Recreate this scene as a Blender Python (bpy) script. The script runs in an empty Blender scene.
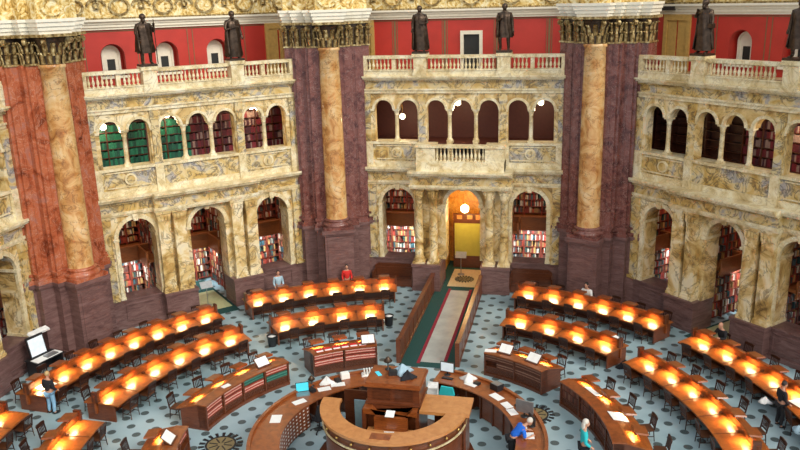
import bpy, bmesh, math, random
from mathutils import Vector, Matrix
random.seed(7)
PI = math.pi
col = bpy.context.scene.collection
A = 17.55                      # apothem of the octagonal hall, metres
def rad(d): return d * PI / 180
def pol(r, a, z=0.0): return Vector((r * math.cos(rad(a)), r * math.sin(rad(a)), z))

# ------------------------------------------------------------------ materials
def new_mat(name):
    m = bpy.data.materials.new(name); m.use_nodes = True
    nt = m.node_tree; nt.nodes.clear()
    out = nt.nodes.new('ShaderNodeOutputMaterial'); b = nt.nodes.new('ShaderNodeBsdfPrincipled')
    nt.links.new(b.outputs[0], out.inputs[0])
    return m, nt, b
def N(nt, kind, **kw):
    n = nt.nodes.new(kind)
    for k, v in kw.items():
        if k in ('operation', 'blend_type', 'data_type', 'feature', 'noise_dimensions', 'distance'): setattr(n, k, v)
        else: n.inputs[k].default_value = v
    return n
def ramp(nt, fac, stops):
    r = nt.nodes.new('ShaderNodeValToRGB'); e = r.color_ramp.elements
    while len(e) < len(stops): e.new(.5)
    for el, (p, c) in zip(e, stops):
        el.position = p; el.color = (c[0], c[1], c[2], 1)
    nt.links.new(fac, r.inputs[0]); return r.outputs[0]
def mixc(nt, fac, a, b, mode='MIX'):
    n = nt.nodes.new('ShaderNodeMixRGB'); n.blend_type = mode
    for i, v in enumerate((fac, a, b)):
        if isinstance(v, bpy.types.NodeSocket): nt.links.new(v, n.inputs[i])
        else: n.inputs[i].default_value = v if i == 0 else (v[0], v[1], v[2], 1)
    return n.outputs[0]
def coords(nt, sx=1, sy=1, sz=1, world=False):
    if world:
        g = nt.nodes.new('ShaderNodeNewGeometry'); src = g.outputs['Position']
    else:
        tc = nt.nodes.new('ShaderNodeTexCoord'); src = tc.outputs['Object']
    mp = nt.nodes.new('ShaderNodeMapping'); mp.inputs['Scale'].default_value = (sx, sy, sz)
    nt.links.new(src, mp.inputs[0]); return mp.outputs[0]
def noise(nt, vec, scale, detail=6, dist=0.0, rough=.55):
    n = nt.nodes.new('ShaderNodeTexNoise'); n.inputs['Scale'].default_value = scale
    n.inputs['Detail'].default_value = detail; n.inputs['Distortion'].default_value = dist
    n.inputs['Roughness'].default_value = rough
    nt.links.new(vec, n.inputs['Vector']); return n.outputs[0]
def bump(nt, b, h, s=.3, d=.02):
    n = nt.nodes.new('ShaderNodeBump'); n.inputs['Strength'].default_value = s; n.inputs['Distance'].default_value = d
    nt.links.new(h, n.inputs['Height']); nt.links.new(n.outputs[0], b.inputs['Normal'])

def plain(name, c, rough=.5, metal=0.0, emis=None, es=0.0, var=.12, vs=6):
    m, nt, b = new_mat(name)
    v = noise(nt, coords(nt), vs, 4)
    lo = tuple(x * (1 - var) for x in c); hi = tuple(min(1, x * (1 + var)) for x in c)
    nt.links.new(ramp(nt, v, [(.3, lo), (.7, hi)]), b.inputs['Base Color'])
    b.inputs['Roughness'].default_value = rough; b.inputs['Metallic'].default_value = metal
    if emis:
        b.inputs['Emission Color'].default_value = (*emis, 1); b.inputs['Emission Strength'].default_value = es
    return m
def marble(name, stops, vein, vw=.03, scale=1.0, rough=.35, vs=1.6, vamt=.8, world=False, stretch=(1, 1, 1)):
    m, nt, b = new_mat(name)
    co = coords(nt, *stretch, world=world)
    base = ramp(nt, noise(nt, co, scale, 8, 1.2, .62), stops)
    n2 = noise(nt, co, vs, 7, 1.6, .6)
    s = N(nt, 'ShaderNodeMath', operation='SUBTRACT'); nt.links.new(n2, s.inputs[0]); s.inputs[1].default_value = .5
    ab = N(nt, 'ShaderNodeMath', operation='ABSOLUTE'); nt.links.new(s.outputs[0], ab.inputs[0])
    f = ramp(nt, ab.outputs[0], [(0, (vamt,) * 3), (vw, (0, 0, 0))])
    nt.links.new(mixc(nt, f, base, vein), b.inputs['Base Color'])
    b.inputs['Roughness'].default_value = rough
    return m
def wood(name, c1, c2, rough=.35, sx=3, sy=3, sz=20, coat=.0):
    m, nt, b = new_mat(name)
    v = noise(nt, coords(nt, sx, sy, sz), 1.5, 6, .6)
    nt.links.new(ramp(nt, v, [(.3, c1), (.68, c2)]), b.inputs['Base Color'])
    b.inputs['Roughness'].default_value = rough
    b.inputs['Coat Weight'].default_value = coat; b.inputs['Coat Roughness'].default_value = .2
    return m

M = {}
M['siena'] = marble('siena_marble', [(.30, (.16, .09, .025)), (.40, (.46, .29, .09)), (.50, (.66, .49, .22)), (.60, (.80, .70, .47)), (.72, (.72, .64, .48)), (.82, (.38, .33, .27))], (.09, .055, .03), .028, .8, .3, .75, .7, True)
M['siena_pale'] = marble('pale_siena_trim', [(.3, (.46, .34, .15)), (.45, (.68, .56, .32)), (.58, (.80, .72, .50)), (.75, (.84, .80, .66))], (.28, .19, .09), .03, 1.2, .32, 1.6, .5, True)
M['siena_panel'] = marble('veined_panel_marble', [(.28, (.26, .14, .03)), (.42, (.56, .38, .12)), (.54, (.66, .54, .30)), (.63, (.34, .33, .34)), (.75, (.70, .62, .44))], (.06, .045, .035), .04, 1.0, .28, 1.1, .8, True)
M['column_gold'] = marble('golden_column_marble', [(.28, (.26, .09, .025)), (.42, (.50, .24, .075)), (.55, (.64, .40, .17)), (.68, (.70, .52, .31)), (.82, (.48, .28, .17))], (.16, .07, .03), .02, 1.1, .22, 1.2, .7)
M['pier_red'] = marble('purple_red_pier_marble', [(.28, (.045, .014, .014)), (.44, (.13, .045, .038)), (.56, (.20, .075, .06)), (.70, (.19, .09, .085)), (.84, (.36, .22, .19))], (.45, .32, .28), .012, 1.7, .16, 2.2, .5, True)
M['pier_orange'] = marble('orange_red_pier_marble', [(.28, (.11, .022, .01)), (.44, (.32, .075, .03)), (.56, (.44, .13, .06)), (.66, (.36, .14, .10)), (.84, (.52, .30, .24))], (.6, .4, .3), .014, 1.2, .16, 2.0, .5, True)
M['dado'] = marble('purple_dado_marble', [(.3, (.085, .04, .038)), (.5, (.15, .078, .072)), (.7, (.22, .125, .118))], (.30, .2, .18), .02, 1.2, .42, 1.5, .35, True, (1, 1, 5))
M['red_paint'] = plain('red_wall_paint', (.46, .034, .024), .5, var=.1, vs=1.2)
M['red_stripe'] = plain('olive_brown_stripe_paint', (.20, .12, .055), .6)
M['ochre'] = plain('ochre_door_paint', (.52, .33, .10), .5)
M['white_stone'] = plain('ivory_cornice_paint', (.80, .76, .64), .5, var=.05)
M['wood'] = wood('mahogany', (.17, .040, .009), (.32, .085, .018), .28, coat=.3)
M['wood_top'] = wood('polished_desk_top_mahogany', (.19, .045, .008), (.36, .10, .016), .3, coat=.15)
M['wood_dark'] = wood('dark_mahogany', (.065, .017, .007), (.13, .038, .014), .32, coat=.2)
M['wood_light'] = wood('light_oak_desk_top', (.44, .17, .05), (.58, .26, .085), .3, coat=.3)
M['wood_mid'] = wood('brown_mahogany', (.095, .024, .009), (.18, .05, .017), .32, coat=.2)
M['chair_wood'] = wood('chair_mahogany', (.022, .007, .004), (.05, .016, .008), .38)
M['seat_leather'] = plain('brown_leather_seat', (.10, .035, .014), .4)
M['bronze'] = plain('dark_bronze', (.075, .05, .035), .38, .75, var=.4, vs=9)
M['brass'] = plain('brass', (.60, .38, .12), .3, .9)
M['black'] = plain('black_plastic', (.015, .015, .018), .4)
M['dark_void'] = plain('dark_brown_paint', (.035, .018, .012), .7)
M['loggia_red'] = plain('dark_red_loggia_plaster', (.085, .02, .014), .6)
M['carpet'] = plain('dark_green_carpet', (.008, .055, .05), .9, var=.3, vs=40)
M['runner'] = plain('grey_marble_runner', (.42, .44, .42), .25, var=.12, vs=1.5)
M['crimson'] = plain('crimson_carpet_border', (.25, .012, .03), .9)
M['paper'] = plain('white_paper', (.85, .85, .83), .6, var=.03)
M['screen'] = plain('pale_screen', (.6, .66, .7), .3, emis=(.75, .9, 1), es=.3)
M['screen_teal'] = plain('teal_laptop_screen', (.05, .4, .5), .3, emis=(.05, .6, .75), es=.6)
M['teal'] = plain('turquoise_cloth', (.02, .48, .52), .8)
M['blue'] = plain('bright_blue_cloth', (.01, .14, .68), .8)
M['red_cloth'] = plain('red_cloth', (.6, .02, .015), .8)
M['white_cloth'] = plain('white_cloth', (.75, .75, .74), .8)
M['pale_blue'] = plain('pale_blue_cloth', (.35, .5, .6), .8)
M['black_cloth'] = plain('black_cloth', (.012, .012, .016), .9)
M['jeans'] = plain('light_blue_denim', (.22, .42, .62), .85)
M['skin'] = plain('skin', (.52, .27, .18), .55, var=.05)
M['hair_dark'] = plain('dark_hair', (.018, .011, .008), .6)
M['hair_blond'] = plain('blond_hair', (.5, .33, .15), .6)
M['hair_grey'] = plain('pale_grey_hair', (.62, .58, .52), .6)
M['olive_wall'] = plain('yellow_green_screen_cloth', (.40, .38, .06), .7, var=.08, vs=3)
M['portal_gold'] = marble('gilded_vault_plaster', [(.3, (.42, .16, .02)), (.5, (.70, .34, .05)), (.7, (.78, .52, .14))], (.25, .08, .01), .03, 2.5, .4, 3, .6)
M['green_tile'] = plain('pale_green_stone_floor', (.46, .48, .26), .35, var=.1)
M['pale_tile'] = plain('beige_stone_floor', (.56, .47, .29), .35)
M['parapet'] = wood('mezzanine_parapet_wood', (.20, .06, .018), (.34, .11, .032), .35)
M['shelf_red'] = wood('red_bookshelf_paint', (.16, .025, .012), (.22, .035, .015), .45)
M['grey_metal'] = plain('grey_metal', (.3, .31, .32), .35, .6)
M['blue_grey'] = plain('blue_grey_panel', (.22, .35, .42), .4)
M['khaki_disc'] = plain('khaki_inlay', (.22, .17, .08), .4)
M['glass_dark'] = plain('dark_window_glass', (.02, .022, .022), .45)
M['lamp'] = plain('desk_lamp_tube', (1, .8, .5), .4, emis=(1.0, .66, .30), es=5)
M['globe'] = plain('lamp_globe_glass', (1, .9, .7), .4, emis=(1.0, .82, .52), es=7)
M['globe2'] = plain('lamp_globe_portal', (1, .9, .6), .4, emis=(1.0, .82, .45), es=16)
M['fluoro'] = plain('shelf_tube_light', (1, 1, 1), .4, emis=(.85, .95, 1), es=14)

def gold_mat():
    m, nt, b = new_mat('gilded_relief_plaster')
    co = coords(nt)
    v = noise(nt, co, 2.2, 6, 2.6)
    c = ramp(nt, v, [(.34, (.30, .17, .04)), (.43, (.62, .40, .10)), (.52, (.82, .64, .28)), (.66, (.92, .84, .58))])
    nt.links.new(c, b.inputs['Base Color']); b.inputs['Roughness'].default_value = .45
    b.inputs['Metallic'].default_value = .05
    bump(nt, b, v, .7, .12); return m
M['gold'] = gold_mat()
def cap_mat():
    m, nt, b = new_mat('gilded_capital_bronze')
    v = noise(nt, coords(nt), 7, 4)
    nt.links.new(ramp(nt, v, [(.35, (.11, .065, .02)), (.5, (.34, .23, .085)), (.68, (.62, .52, .28))]), b.inputs['Base Color'])
    b.inputs['Roughness'].default_value = .4; b.inputs['Metallic'].default_value = .35; return m
M['capital'] = cap_mat()
def island_mat(name, stops, rough=.55, label=False):
    m, nt, b = new_mat(name)
    g = nt.nodes.new('ShaderNodeNewGeometry')
    r = nt.nodes.new('ShaderNodeValToRGB'); r.color_ramp.interpolation = 'CONSTANT'
    e = r.color_ramp.elements
    while len(e) < len(stops): e.new(.5)
    for i, (el, c) in enumerate(zip(e, stops)):
        el.position = i / len(stops); el.color = (*c, 1)
    nt.links.new(g.outputs['Random Per Island'], r.inputs[0]); nt.links.new(r.outputs[0], b.inputs['Base Color'])
    b.inputs['Roughness'].default_value = rough; return m
M['books'] = island_mat('mixed_book_cloth', [(.22, .03, .02), (.55, .5, .4), (.10, .03, .02), (.03, .07, .06), (.35, .06, .03), (.6, .56, .48), (.05, .035, .03), (.28, .16, .06), (.04, .10, .12), (.42, .05, .03), (.13, .05, .03), (.5, .3, .1)])
M['books_green'] = island_mat('green_book_cloth', [(.01, .16, .09), (.01, .11, .07), (.02, .2, .12), (.008, .07, .05)])
M['books_wine'] = island_mat('wine_book_cloth', [(.15, .012, .02), (.10, .012, .018), (.2, .02, .03), (.07, .02, .03), (.3, .2, .18)])
def spine_mat(name, base, band):
    m, nt, b = new_mat(name)
    tc = nt.nodes.new('ShaderNodeTexCoord'); sp = nt.nodes.new('ShaderNodeSeparateXYZ')
    nt.links.new(tc.outputs['Object'], sp.inputs[0])
    k = [(0, base), (.16, band), (.28, base), (.58, band), (.76, base), (1, base)]
    r = nt.nodes.new('ShaderNodeValToRGB'); r.color_ramp.interpolation = 'CONSTANT'
    e = r.color_ramp.elements
    while len(e) < len(k): e.new(.5)
    for el, (p, c) in zip(e, k): el.position = p; el.color = (*c, 1)
    mu = N(nt, 'ShaderNodeMath', operation='MULTIPLY'); mu.inputs[1].default_value = 1 / .26
    nt.links.new(sp.outputs[2], mu.inputs[0]); nt.links.new(mu.outputs[0], r.inputs[0])
    nt.links.new(r.outputs[0], b.inputs['Base Color']); b.inputs['Roughness'].default_value = .5; return m
M['spine_red'] = spine_mat('red_bound_spine', (.42, .06, .04), (.74, .5, .42))
M['spine_green'] = spine_mat('green_bound_spine', (.015, .13, .10), (.10, .25, .2))
M['spine_brown'] = spine_mat('brown_bound_spine', (.11, .035, .02), (.3, .16, .11))

def floor_mat():
    m, nt, b = new_mat('blue_grey_cork_floor_with_dark_rosettes')
    g = nt.nodes.new('ShaderNodeNewGeometry'); sp = nt.nodes.new('ShaderNodeSeparateXYZ')
    nt.links.new(g.outputs['Position'], sp.inputs[0])
    def mth(op, a, c=None):
        n = N(nt, 'ShaderNodeMath', operation=op)
        for i, v in enumerate((a, c)):
            if v is None: continue
            if isinstance(v, bpy.types.NodeSocket): nt.links.new(v, n.inputs[i])
            else: n.inputs[i].default_value = v
        return n.outputs[0]
    P = 1.02
    def dist(ox, oy):
        fx = mth('SUBTRACT', mth('FRACT', mth('DIVIDE', mth('ADD', sp.outputs[0], ox + 40 * P), P)), .5)
        fy = mth('SUBTRACT', mth('FRACT', mth('DIVIDE', mth('ADD', sp.outputs[1], oy + 40 * P), P)), .5)
        return mth('MULTIPLY', mth('SQRT', mth('ADD', mth('MULTIPLY', fx, fx), mth('MULTIPLY', fy, fy))), P), fx, fy
    d1, fx1, fy1 = dist(-1.32 + P / 2, -15.36 + P / 2); d2, fx2, fy2 = dist(-1.83 + P / 2, -15.87 + P / 2)
    d = mth('MINIMUM', d1, d2)
    spot = ramp(nt, d, [(0, (.08, .08, .08)), (.045, (.30, .32, .30)), (.085, (.14, .12, .10)), (.10, (.34, .34, .32)), (.125, (.16, .16, .17)), (.15, (.18, .18, .19)), (.17, (1, 1, 1))])
    n1 = noise(nt, coords(nt, world=True), .25, 4)
    base = ramp(nt, n1, [(.35, (.26, .38, .42)), (.65, (.40, .53, .58))])
    # tile joints
    c = mixc(nt, 1.0, base, spot, 'MULTIPLY')
    nt.links.new(c, b.inputs['Base Color']); b.inputs['Roughness'].default_value = .4
    return m
M['floor'] = floor_mat()

# ------------------------------------------------------------------ mesh builder
class MB:
    def __init__(s): s.v = []; s.f = []; s.sm = []
    def add(s, vs, fs, smooth=False, mat=None):
        o = len(s.v)
        s.v += [tuple(mat @ Vector(p)) if mat else tuple(p) for p in vs]
        s.f += [tuple(i + o for i in f) for f in fs]; s.sm += [smooth] * len(fs)
    def box(s, x0, x1, y0, y1, z0, z1, mat=None):
        v = [(x0, y0, z0), (x1, y0, z0), (x1, y1, z0), (x0, y1, z0), (x0, y0, z1), (x1, y0, z1), (x1, y1, z1), (x0, y1, z1)]
        s.add(v, [(3, 2, 1, 0), (4, 5, 6, 7), (0, 1, 5, 4), (1, 2, 6, 5), (2, 3, 7, 6), (3, 0, 4, 7)], mat=mat)
    def cyl(s, p0, p1, r0, r1=None, n=8, mat=None, smooth=True):
        if r1 is None: r1 = r0
        p0, p1 = Vector(p0), Vector(p1); d = (p1 - p0).normalized()
        a = d.orthogonal().normalized(); b = d.cross(a); v = []
        for p, r in ((p0, r0), (p1, r1)):
            for i in range(n):
                t = 2 * PI * i / n; v.append(p + (a * math.cos(t) + b * math.sin(t)) * r)
        s.add(v, [(i, (i + 1) % n, n + (i + 1) % n, n + i) for i in range(n)], smooth, mat)
        s.add(v, [tuple(range(n - 1, -1, -1)), tuple(range(n, 2 * n))], False, mat)
    def lathe(s, prof, c=(0, 0, 0), n=16, mat=None, fold=None, smooth=True):
        v = []
        for r, z in prof:
            for i in range(n):
                t = 2 * PI * i / n; rr = r * (fold(t, z) if fold else 1)
                v.append((c[0] + rr * math.cos(t), c[1] + rr * math.sin(t), c[2] + z))
        k = len(prof); f = []
        for j in range(k - 1):
            for i in range(n):
                f.append((j * n + i, j * n + (i + 1) % n, (j + 1) * n + (i + 1) % n, (j + 1) * n + i))
        s.add(v, f, smooth, mat)
        s.add(v, [tuple(range(n - 1, -1, -1)), tuple((k - 1) * n + i for i in range(n))], False, mat)
    def sweep(s, prof, a0, a1, n=None, c=(0, 0)):
        # closed (r,z) profile swept from angle a0 to a1 (degrees)
        n = n or max(2, int(abs(a1 - a0) / 1.5)); k = len(prof); v = []
        for j in range(n + 1):
            a = rad(a0 + (a1 - a0) * j / n)
            for r, z in prof: v.append((c[0] + r * math.cos(a), c[1] + r * math.sin(a), z))
        f = []
        for j in range(n):
            for i in range(k):
                i2 = (i + 1) % k; f.append((j * k + i, j * k + i2, (j + 1) * k + i2, (j + 1) * k + i))
        f += [tuple(range(k - 1, -1, -1)), tuple(n * k + i for i in range(k))]
        s.add(v, f)
    def ell(s, c, rx, ry, rz, n=10, m=8, mat=None):
        prof = [(max(1e-3, math.sin(PI * i / m)), -math.cos(PI * i / m)) for i in range(m + 1)]
        T = Matrix.Translation(c) @ Matrix.Diagonal((rx, ry, rz, 1))
        s.lathe(prof, n=n, mat=(mat @ T) if mat else T)
    def prism(s, pts, y0, y1, mat=None):
        # polygon in xz extruded along y
        n = len(pts); v = [(x, y0, z) for x, z in pts] + [(x, y1, z) for x, z in pts]
        f = [tuple(range(n)), tuple(range(2 * n - 1, n - 1, -1))] + [(i, i + n, (i + 1) % n + n, (i + 1) % n) for i in range(n)]
        s.add(v, f, mat=mat)
    def build(s, name, m, parent=None, loc=(0, 0, 0), rot=None, origin=None):
        me = bpy.data.meshes.new(name)
        vs = s.v if origin is None else [(x - origin[0], y - origin[1], z - origin[2]) for x, y, z in s.v]
        me.from_pydata(vs, [], s.f); me.update()
        me.polygons.foreach_set('use_smooth', s.sm)
        bm = bmesh.new(); bm.from_mesh(me); bmesh.ops.recalc_face_normals(bm, faces=bm.faces); bm.to_mesh(me); bm.free()
        me.materials.append(m if not isinstance(m, str) else M[m])
        o = bpy.data.objects.new(name, me); col.objects.link(o)
        if parent: o.parent = parent
        o.location = loc
        if rot: o.rotation_euler = rot
        return o
def tag(o, label=None, cat=None, group=None, kind=None):
    if label: o['label'] = label
    if cat: o['category'] = cat
    if group: o['group'] = group
    if kind: o['kind'] = kind
    return o
def empty(name, loc=(0, 0, 0), rz=0):
    o = bpy.data.objects.new(name, None); o.empty_display_size = .2; col.objects.link(o)
    o.location = loc; o.rotation_euler = (0, 0, rz); return o
KIDS = {}
def copy_tree(o, parent=None):
    c = o.copy(); col.objects.link(c); c.parent = parent
    for ch in [x for x in bpy.data.objects if x.parent == o]: copy_tree(ch, c)
    return c
def fast_copy(root, kids):
    c = root.copy(); col.objects.link(c)
    for k, subs in kids:
        d = k.copy(); col.objects.link(d); d.parent = c
        for s_ in subs:
            e = s_.copy(); col.objects.link(e); e.parent = d
    return c

# ------------------------------------------------------------------ wall screens
def arch_top(mb, uc, hw, zs, zt, y0, y1, n=14):
    for i in range(n):
        t0, t1 = PI - PI * i / n, PI - PI * (i + 1) / n
        p = [(uc + hw * math.cos(t0), zs + hw * math.sin(t0)), (uc + hw * math.cos(t1), zs + hw * math.sin(t1))]
        mb.prism([p[0], p[1], (p[1][0], zt), (p[0][0], zt)], y0, y1)
def arcade(mb, u0, u1, ops, z0, zt, y0, y1):
    cur = u0
    for uc, hw, zb, zs in sorted(ops):
        if uc - hw > cur + 1e-4: mb.box(cur, uc - hw, y0, y1, z0, zt)
        if zb > z0: mb.box(uc - hw, uc + hw, y0, y1, z0, zb)
        arch_top(mb, uc, hw, zs, zt, y0, y1); cur = uc + hw
    if cur < u1: mb.box(cur, u1, y0, y1, z0, zt)
def archivolt(mb, uc, hw, zs, w, y0, y1, n=16):
    for i in range(n):
        t0, t1 = PI * i / n, PI * (i + 1) / n
        q = lambda r, t: (uc + r * math.cos(t), zs + r * math.sin(t))
        mb.prism([q(hw, t0), q(hw + w, t0), q(hw + w, t1), q(hw, t1)], y0, y1)
def small_column(h, r, y, x, square=False):
    mb = MB()
    mb.box(x - r * 1.45, x + r * 1.45, y - r * 1.45, y + r * 1.45, 0, .09)
    mb.lathe([(r * 1.35, .09), (r * 1.4, .13), (r * 1.15, .18), (r, .22), (r * .9, h - .34), (r * 1.1, h - .32), (r * .95, h - .3), (r * 1.25, h - .16), (r * 1.55, h - .08)], (x, y, 0), 12)
    mb.box(x - r * 1.6, x + r * 1.6, y - r * 1.6, y + r * 1.6, h - .09, h)
    return mb
UP = [-4.22, -2.88, -1.39, 0, 1.39, 2.88, 4.22]
def baluster_mb(h):
    mb = MB(); q = h / .6
    mb.box(-.06, .06, -.06, .06, 0, .05 * q)
    mb.lathe([(.045, .05 * q), (.03, .08 * q), (.075, .2 * q), (.07, .25 * q), (.028, .4 * q), (.045, .48 * q), (.03, .5 * q), (.05, .55 * q)], n=8)
    mb.box(-.06, .06, -.06, .06, .55 * q, .6 * q); return mb
WALLNAME = {0: 'wall_front', 1: 'wall_left', 2: 'wall_far_left', -1: 'wall_right'}
proto = {}
def inst(key, make, parent, loc=(0, 0, 0)):
    # make() builds the object the first time; later calls share its mesh
    if key not in proto:
        o = make(); proto[key] = o
    else:
        o = proto[key].copy(); col.objects.link(o)
    o.parent = parent; o.location = loc; return o

def build_wall(k):
    root = tag(empty(WALLNAME[k], (0, 0, 0), rad(45 * k)), kind='structure')
    front = (k == 0); pj = 1.0 if front else .38
    HW = 5.75
    def part(name, mat, fill, shared=True):
        key = (name, mat, front)
        def mk():
            mb = MB(); fill(mb); return mb.build(name, mat)
        if shared: return inst(key, mk, root)
        o = mk(); o.parent = root; return o
    # dado
    def dado(mb):
        for s in (-1, 1):
            a, b_ = sorted((s * 2.62, s * HW))
            mb.box(a, b_, A, A + 1.0, 0, 1.40); mb.box(a, b_, A - .06, A + 1.0, 1.40, 1.5); mb.box(a, b_, A - .07, A + .1, 0, .22)
            a, b_ = sorted((s * 2.75, s * 4.5))
            mb.box(a, b_, A - .045, A, .40, .46); mb.box(a, b_, A - .045, A, 1.18, 1.24)
            mb.box(a, a + .06, A - .045, A, .46, 1.18); mb.box(b_ - .06, b_, A - .045, A, .46, 1.18)
            a, b_ = sorted((s * .98, s * 2.62))
            if front: a, b_ = sorted((s * 1.12, s * 2.62))
            mb.box(a, b_, A - pj - .1, A + 1.0, 0, 1.36); mb.box(a - .05, b_ + .05, A - pj - .16, A + 1.0, 1.36, 1.5)
            mb.box(a - .03, b_ + .03, A - pj - .15, A, 0, .2)
    part('dado', 'dado', dado)
    # lower arcade mass
    def low(mb):
        arcade(mb, -HW, HW, [(-3.56, .93, 1.49, 4.6), (3.56, .93, 1.49, 4.6), (0, .93, 1.49, 4.6)], 1.49, 5.75, A + .02, A + .98)
    part('lower_arcade', 'siena', low)
    def lowtrim(mb):
        for uc in (-3.56, 0, 3.56):
            archivolt(mb, uc, .90, 4.6, .2, A - .05, A + .1)
            mb.prism([(uc - .1, 5.42), (uc + .1, 5.42), (uc + .15, 5.75), (uc - .15, 5.75)], A - .14, A + .1)
            for s in (-1, 1):
                x = uc + s * 1.0
                if abs(uc) > 1: mb.box(x - .13, x + .13, A - .06, A + 1.0, 1.5, 1.62)
                if abs(uc) > 1: mb.box(x - .10, x + .10, A - .05, A + .1, 1.62, 4.5)
                mb.box(x - .15, x + .12, A - .09, A + 1.0, 4.5, 4.62)
    part('arch_trim', 'siena_pale', lowtrim)
    # columns / pilasters of the lower storey
    xs = (-2.3, -1.5, 1.5, 2.3) if front else (-2.28, -1.5, 1.5, 2.28)
    for x in xs:
        if front:
            def mk():
                mb = MB(); r = .235
                mb.box(-.33, .33, -.33, .33, 1.5, 1.6)
                mb.lathe([(.32, 1.6), (.33, 1.68), (.27, 1.72), (.3, 1.78), (r, 1.86), (r * .98, 3.2), (r * .88, 5.1), (.25, 5.14), (.21, 5.17), (.24, 5.4), (.34, 5.62)], n=18)
                for i in range(8):
                    a = 2 * PI * i / 8
                    T = Matrix.Rotation(a, 4, 'Z')
                    mb.box(-.07, .07, .20, .27, 5.2, 5.42, T); mb.box(-.05, .05, .24, .34, 5.4, 5.5, T)
                mb.box(-.36, .36, -.36, .36, 5.62, 5.71); return mb.build('column', 'siena')
            inst('lowcol', mk, root, (x, A - .62, 0))
        else:
            def mk():
                mb = MB()
                mb.box(-.36, .36, -.40, .05, 1.5, 1.62); mb.box(-.33, .33, -.37, .05, 1.62, 1.74)
                mb.box(-.29, .29, -.33, .05, 1.74, 5.2); mb.box(-.32, .32, -.36, .05, 5.2, 5.25)
                mb.prism([(-.30, 5.25), (.30, 5.25), (.37, 5.6), (-.37, 5.6)], -.37, .05)
                for j in range(4): mb.box(-.3 + j * .16, -.18 + j * .16, -.42, -.36, 5.27, 5.5)
                mb.box(-.38, .38, -.43, .05, 5.6, 5.71); return mb.build('pilaster', 'siena')
            inst('lowpil', mk, root, (x, A, 0))
    def edgepil(mb):
        for s in (-1, 1):
            a, b_ = sorted((s * 4.78, s * 5.35))
            mb.box(a, b_, A - .1, A + .1, 1.5, 5.3); mb.box(a - .04, b_ + .04, A - .16, A + .1, 5.3, 5.71); mb.box(a - .03, b_ + .03, A - .14, A + .1, 1.5, 1.66)
            a, b_ = sorted((s * 4.93, s * 5.3))
            mb.box(a, b_, A - .08, A + .05, 8.05, 10.2); mb.box(a - .04, b_ + .04, A - .13, A + .05, 10.2, 10.6)
            for t in (s * 2.13,):
                mb.box(t - .17, t + .17, A - .08, A + .05, 8.05, 10.2); mb.box(t - .21, t + .21, A - .13, A + .05, 10.2, 10.6); mb.box(t - .2, t + .2, A - .12, A + .05, 8.05, 8.2)
    part('pilaster_strips', 'siena_panel', edgepil)
    # first entablature
    def ent(mb):
        def layer(z0, z1, d):
            mb.box(-HW, HW, A - d, A + 1.0, z0, z1)
            mb.box(-2.72, 2.72, A - pj - d, A - d + .01, z0, z1)
        layer(5.71, 5.8, .06); layer(5.8, 5.93, .12)
        layer(6.42, 6.5, .2); layer(6.5, 6.6, .34); layer(6.6, 6.7, .42)
    part('cornice', 'siena_pale', ent)
    def frieze(mb):
        mb.box(-HW, HW, A - .04, A + 1.0, 5.93, 6.32); mb.box(-2.68, 2.68, A - pj - .04, A, 5.93, 6.32)
    part('frieze', 'siena_panel', frieze)
    def dent(mb):
        for i in range(-55, 56):
            x = i * .1
            d = pj if abs(x) < 2.72 else 0
            mb.box(x - .03, x + .03, A - d - .15, A - d - .03, 6.33, 6.42)
        mb.box(-HW, HW, A - .05, A + .5, 6.32, 6.42); mb.box(-2.7, 2.7, A - pj - .05, A, 6.32, 6.42)
    part('dentils', 'siena', dent)
    # upper storey
    def upb(mb):
        mb.box(-HW, HW, A - .06, A + .7, 6.7, 7.0)
        for a, b_ in (((-HW, -1.95), (-.82, -.57), (.57, .82), (1.95, HW)) if front else ((-HW, HW),)): mb.box(a, b_, A - .1, A + .75, 7.92, 8.05)
        for s in (-1, 1):
            if front:
                a, b_ = sorted((s * 1.3, s * 2.3)); mb.box(a, b_, A - pj - .05, A, 6.7, 8.05)
                a, b_ = sorted((s * 2.2, s * 2.45)); mb.box(a, b_, A - .14, A, 6.7, 8.05)
            mb.box(*sorted((s * 4.85, s * 5.35)), A - .13, A, 6.7, 8.0)
            if not front: mb.box(*sorted((s * 1.93, s * 2.33)), A - .13, A, 6.7, 8.0)
            for a, b_ in ((2.55, 4.65),):
                a, b_ = sorted((s * a, s * b_))
                mb.box(a, b_, A - .05, A, 7.08, 7.14); mb.box(a, b_, A - .05, A, 7.8, 7.86)
            mb.cyl((s * 3.55, A + .01, 7.47), (s * 3.55, A - .09, 7.47), .28, n=20, smooth=False)
        if front:
            mb.box(-2.3, 2.3, A - pj - .1, A, 6.7, 7.22); mb.box(-2.35, 2.35, A - pj - .12, A - pj + .3, 7.93, 8.07)
    part('parapet_trim', 'siena_pale', upb)
    def upp(mb):
        for a, b_ in (((-HW, -1.92), (-.8, -.6), (.6, .8), (1.92, HW)) if front else ((-HW, HW),)): mb.box(a, b_, A, A + .7, 7.0, 7.92)
        for s in (-1, 1): mb.cyl((s * 3.55, A, 7.47), (s * 3.55, A - .11, 7.47), .2, n=20, smooth=False)
    part('parapet_panel', 'siena_panel', upp)
    if front:
        for i in range(-6, 7):
            def mk(): return baluster_mb(.72).build('baluster', 'siena_pale')
            inst('balb', mk, root, (i * .2, A - pj + .08, 7.22))
    ops = [(u, .5, 8.05, 9.78) for u in UP]
    def uparc(mb):
        # spandrels and solid masses; slim columns carry the paired arches
        cur = -HW
        for uc in UP:
            arch_top(mb, uc, .5, 9.78, 10.62, A + .02, A + .5)
            lo = uc - .5
            gap = lo - cur
            if gap > .05:
                slim = gap < .45
                mb.box(cur, lo, A + .02, A + .5, 9.78 if slim else 8.05, 10.62)
            cur = uc + .5
        mb.box(cur, HW, A + .02, A + .5, 8.05, 10.62)
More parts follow.
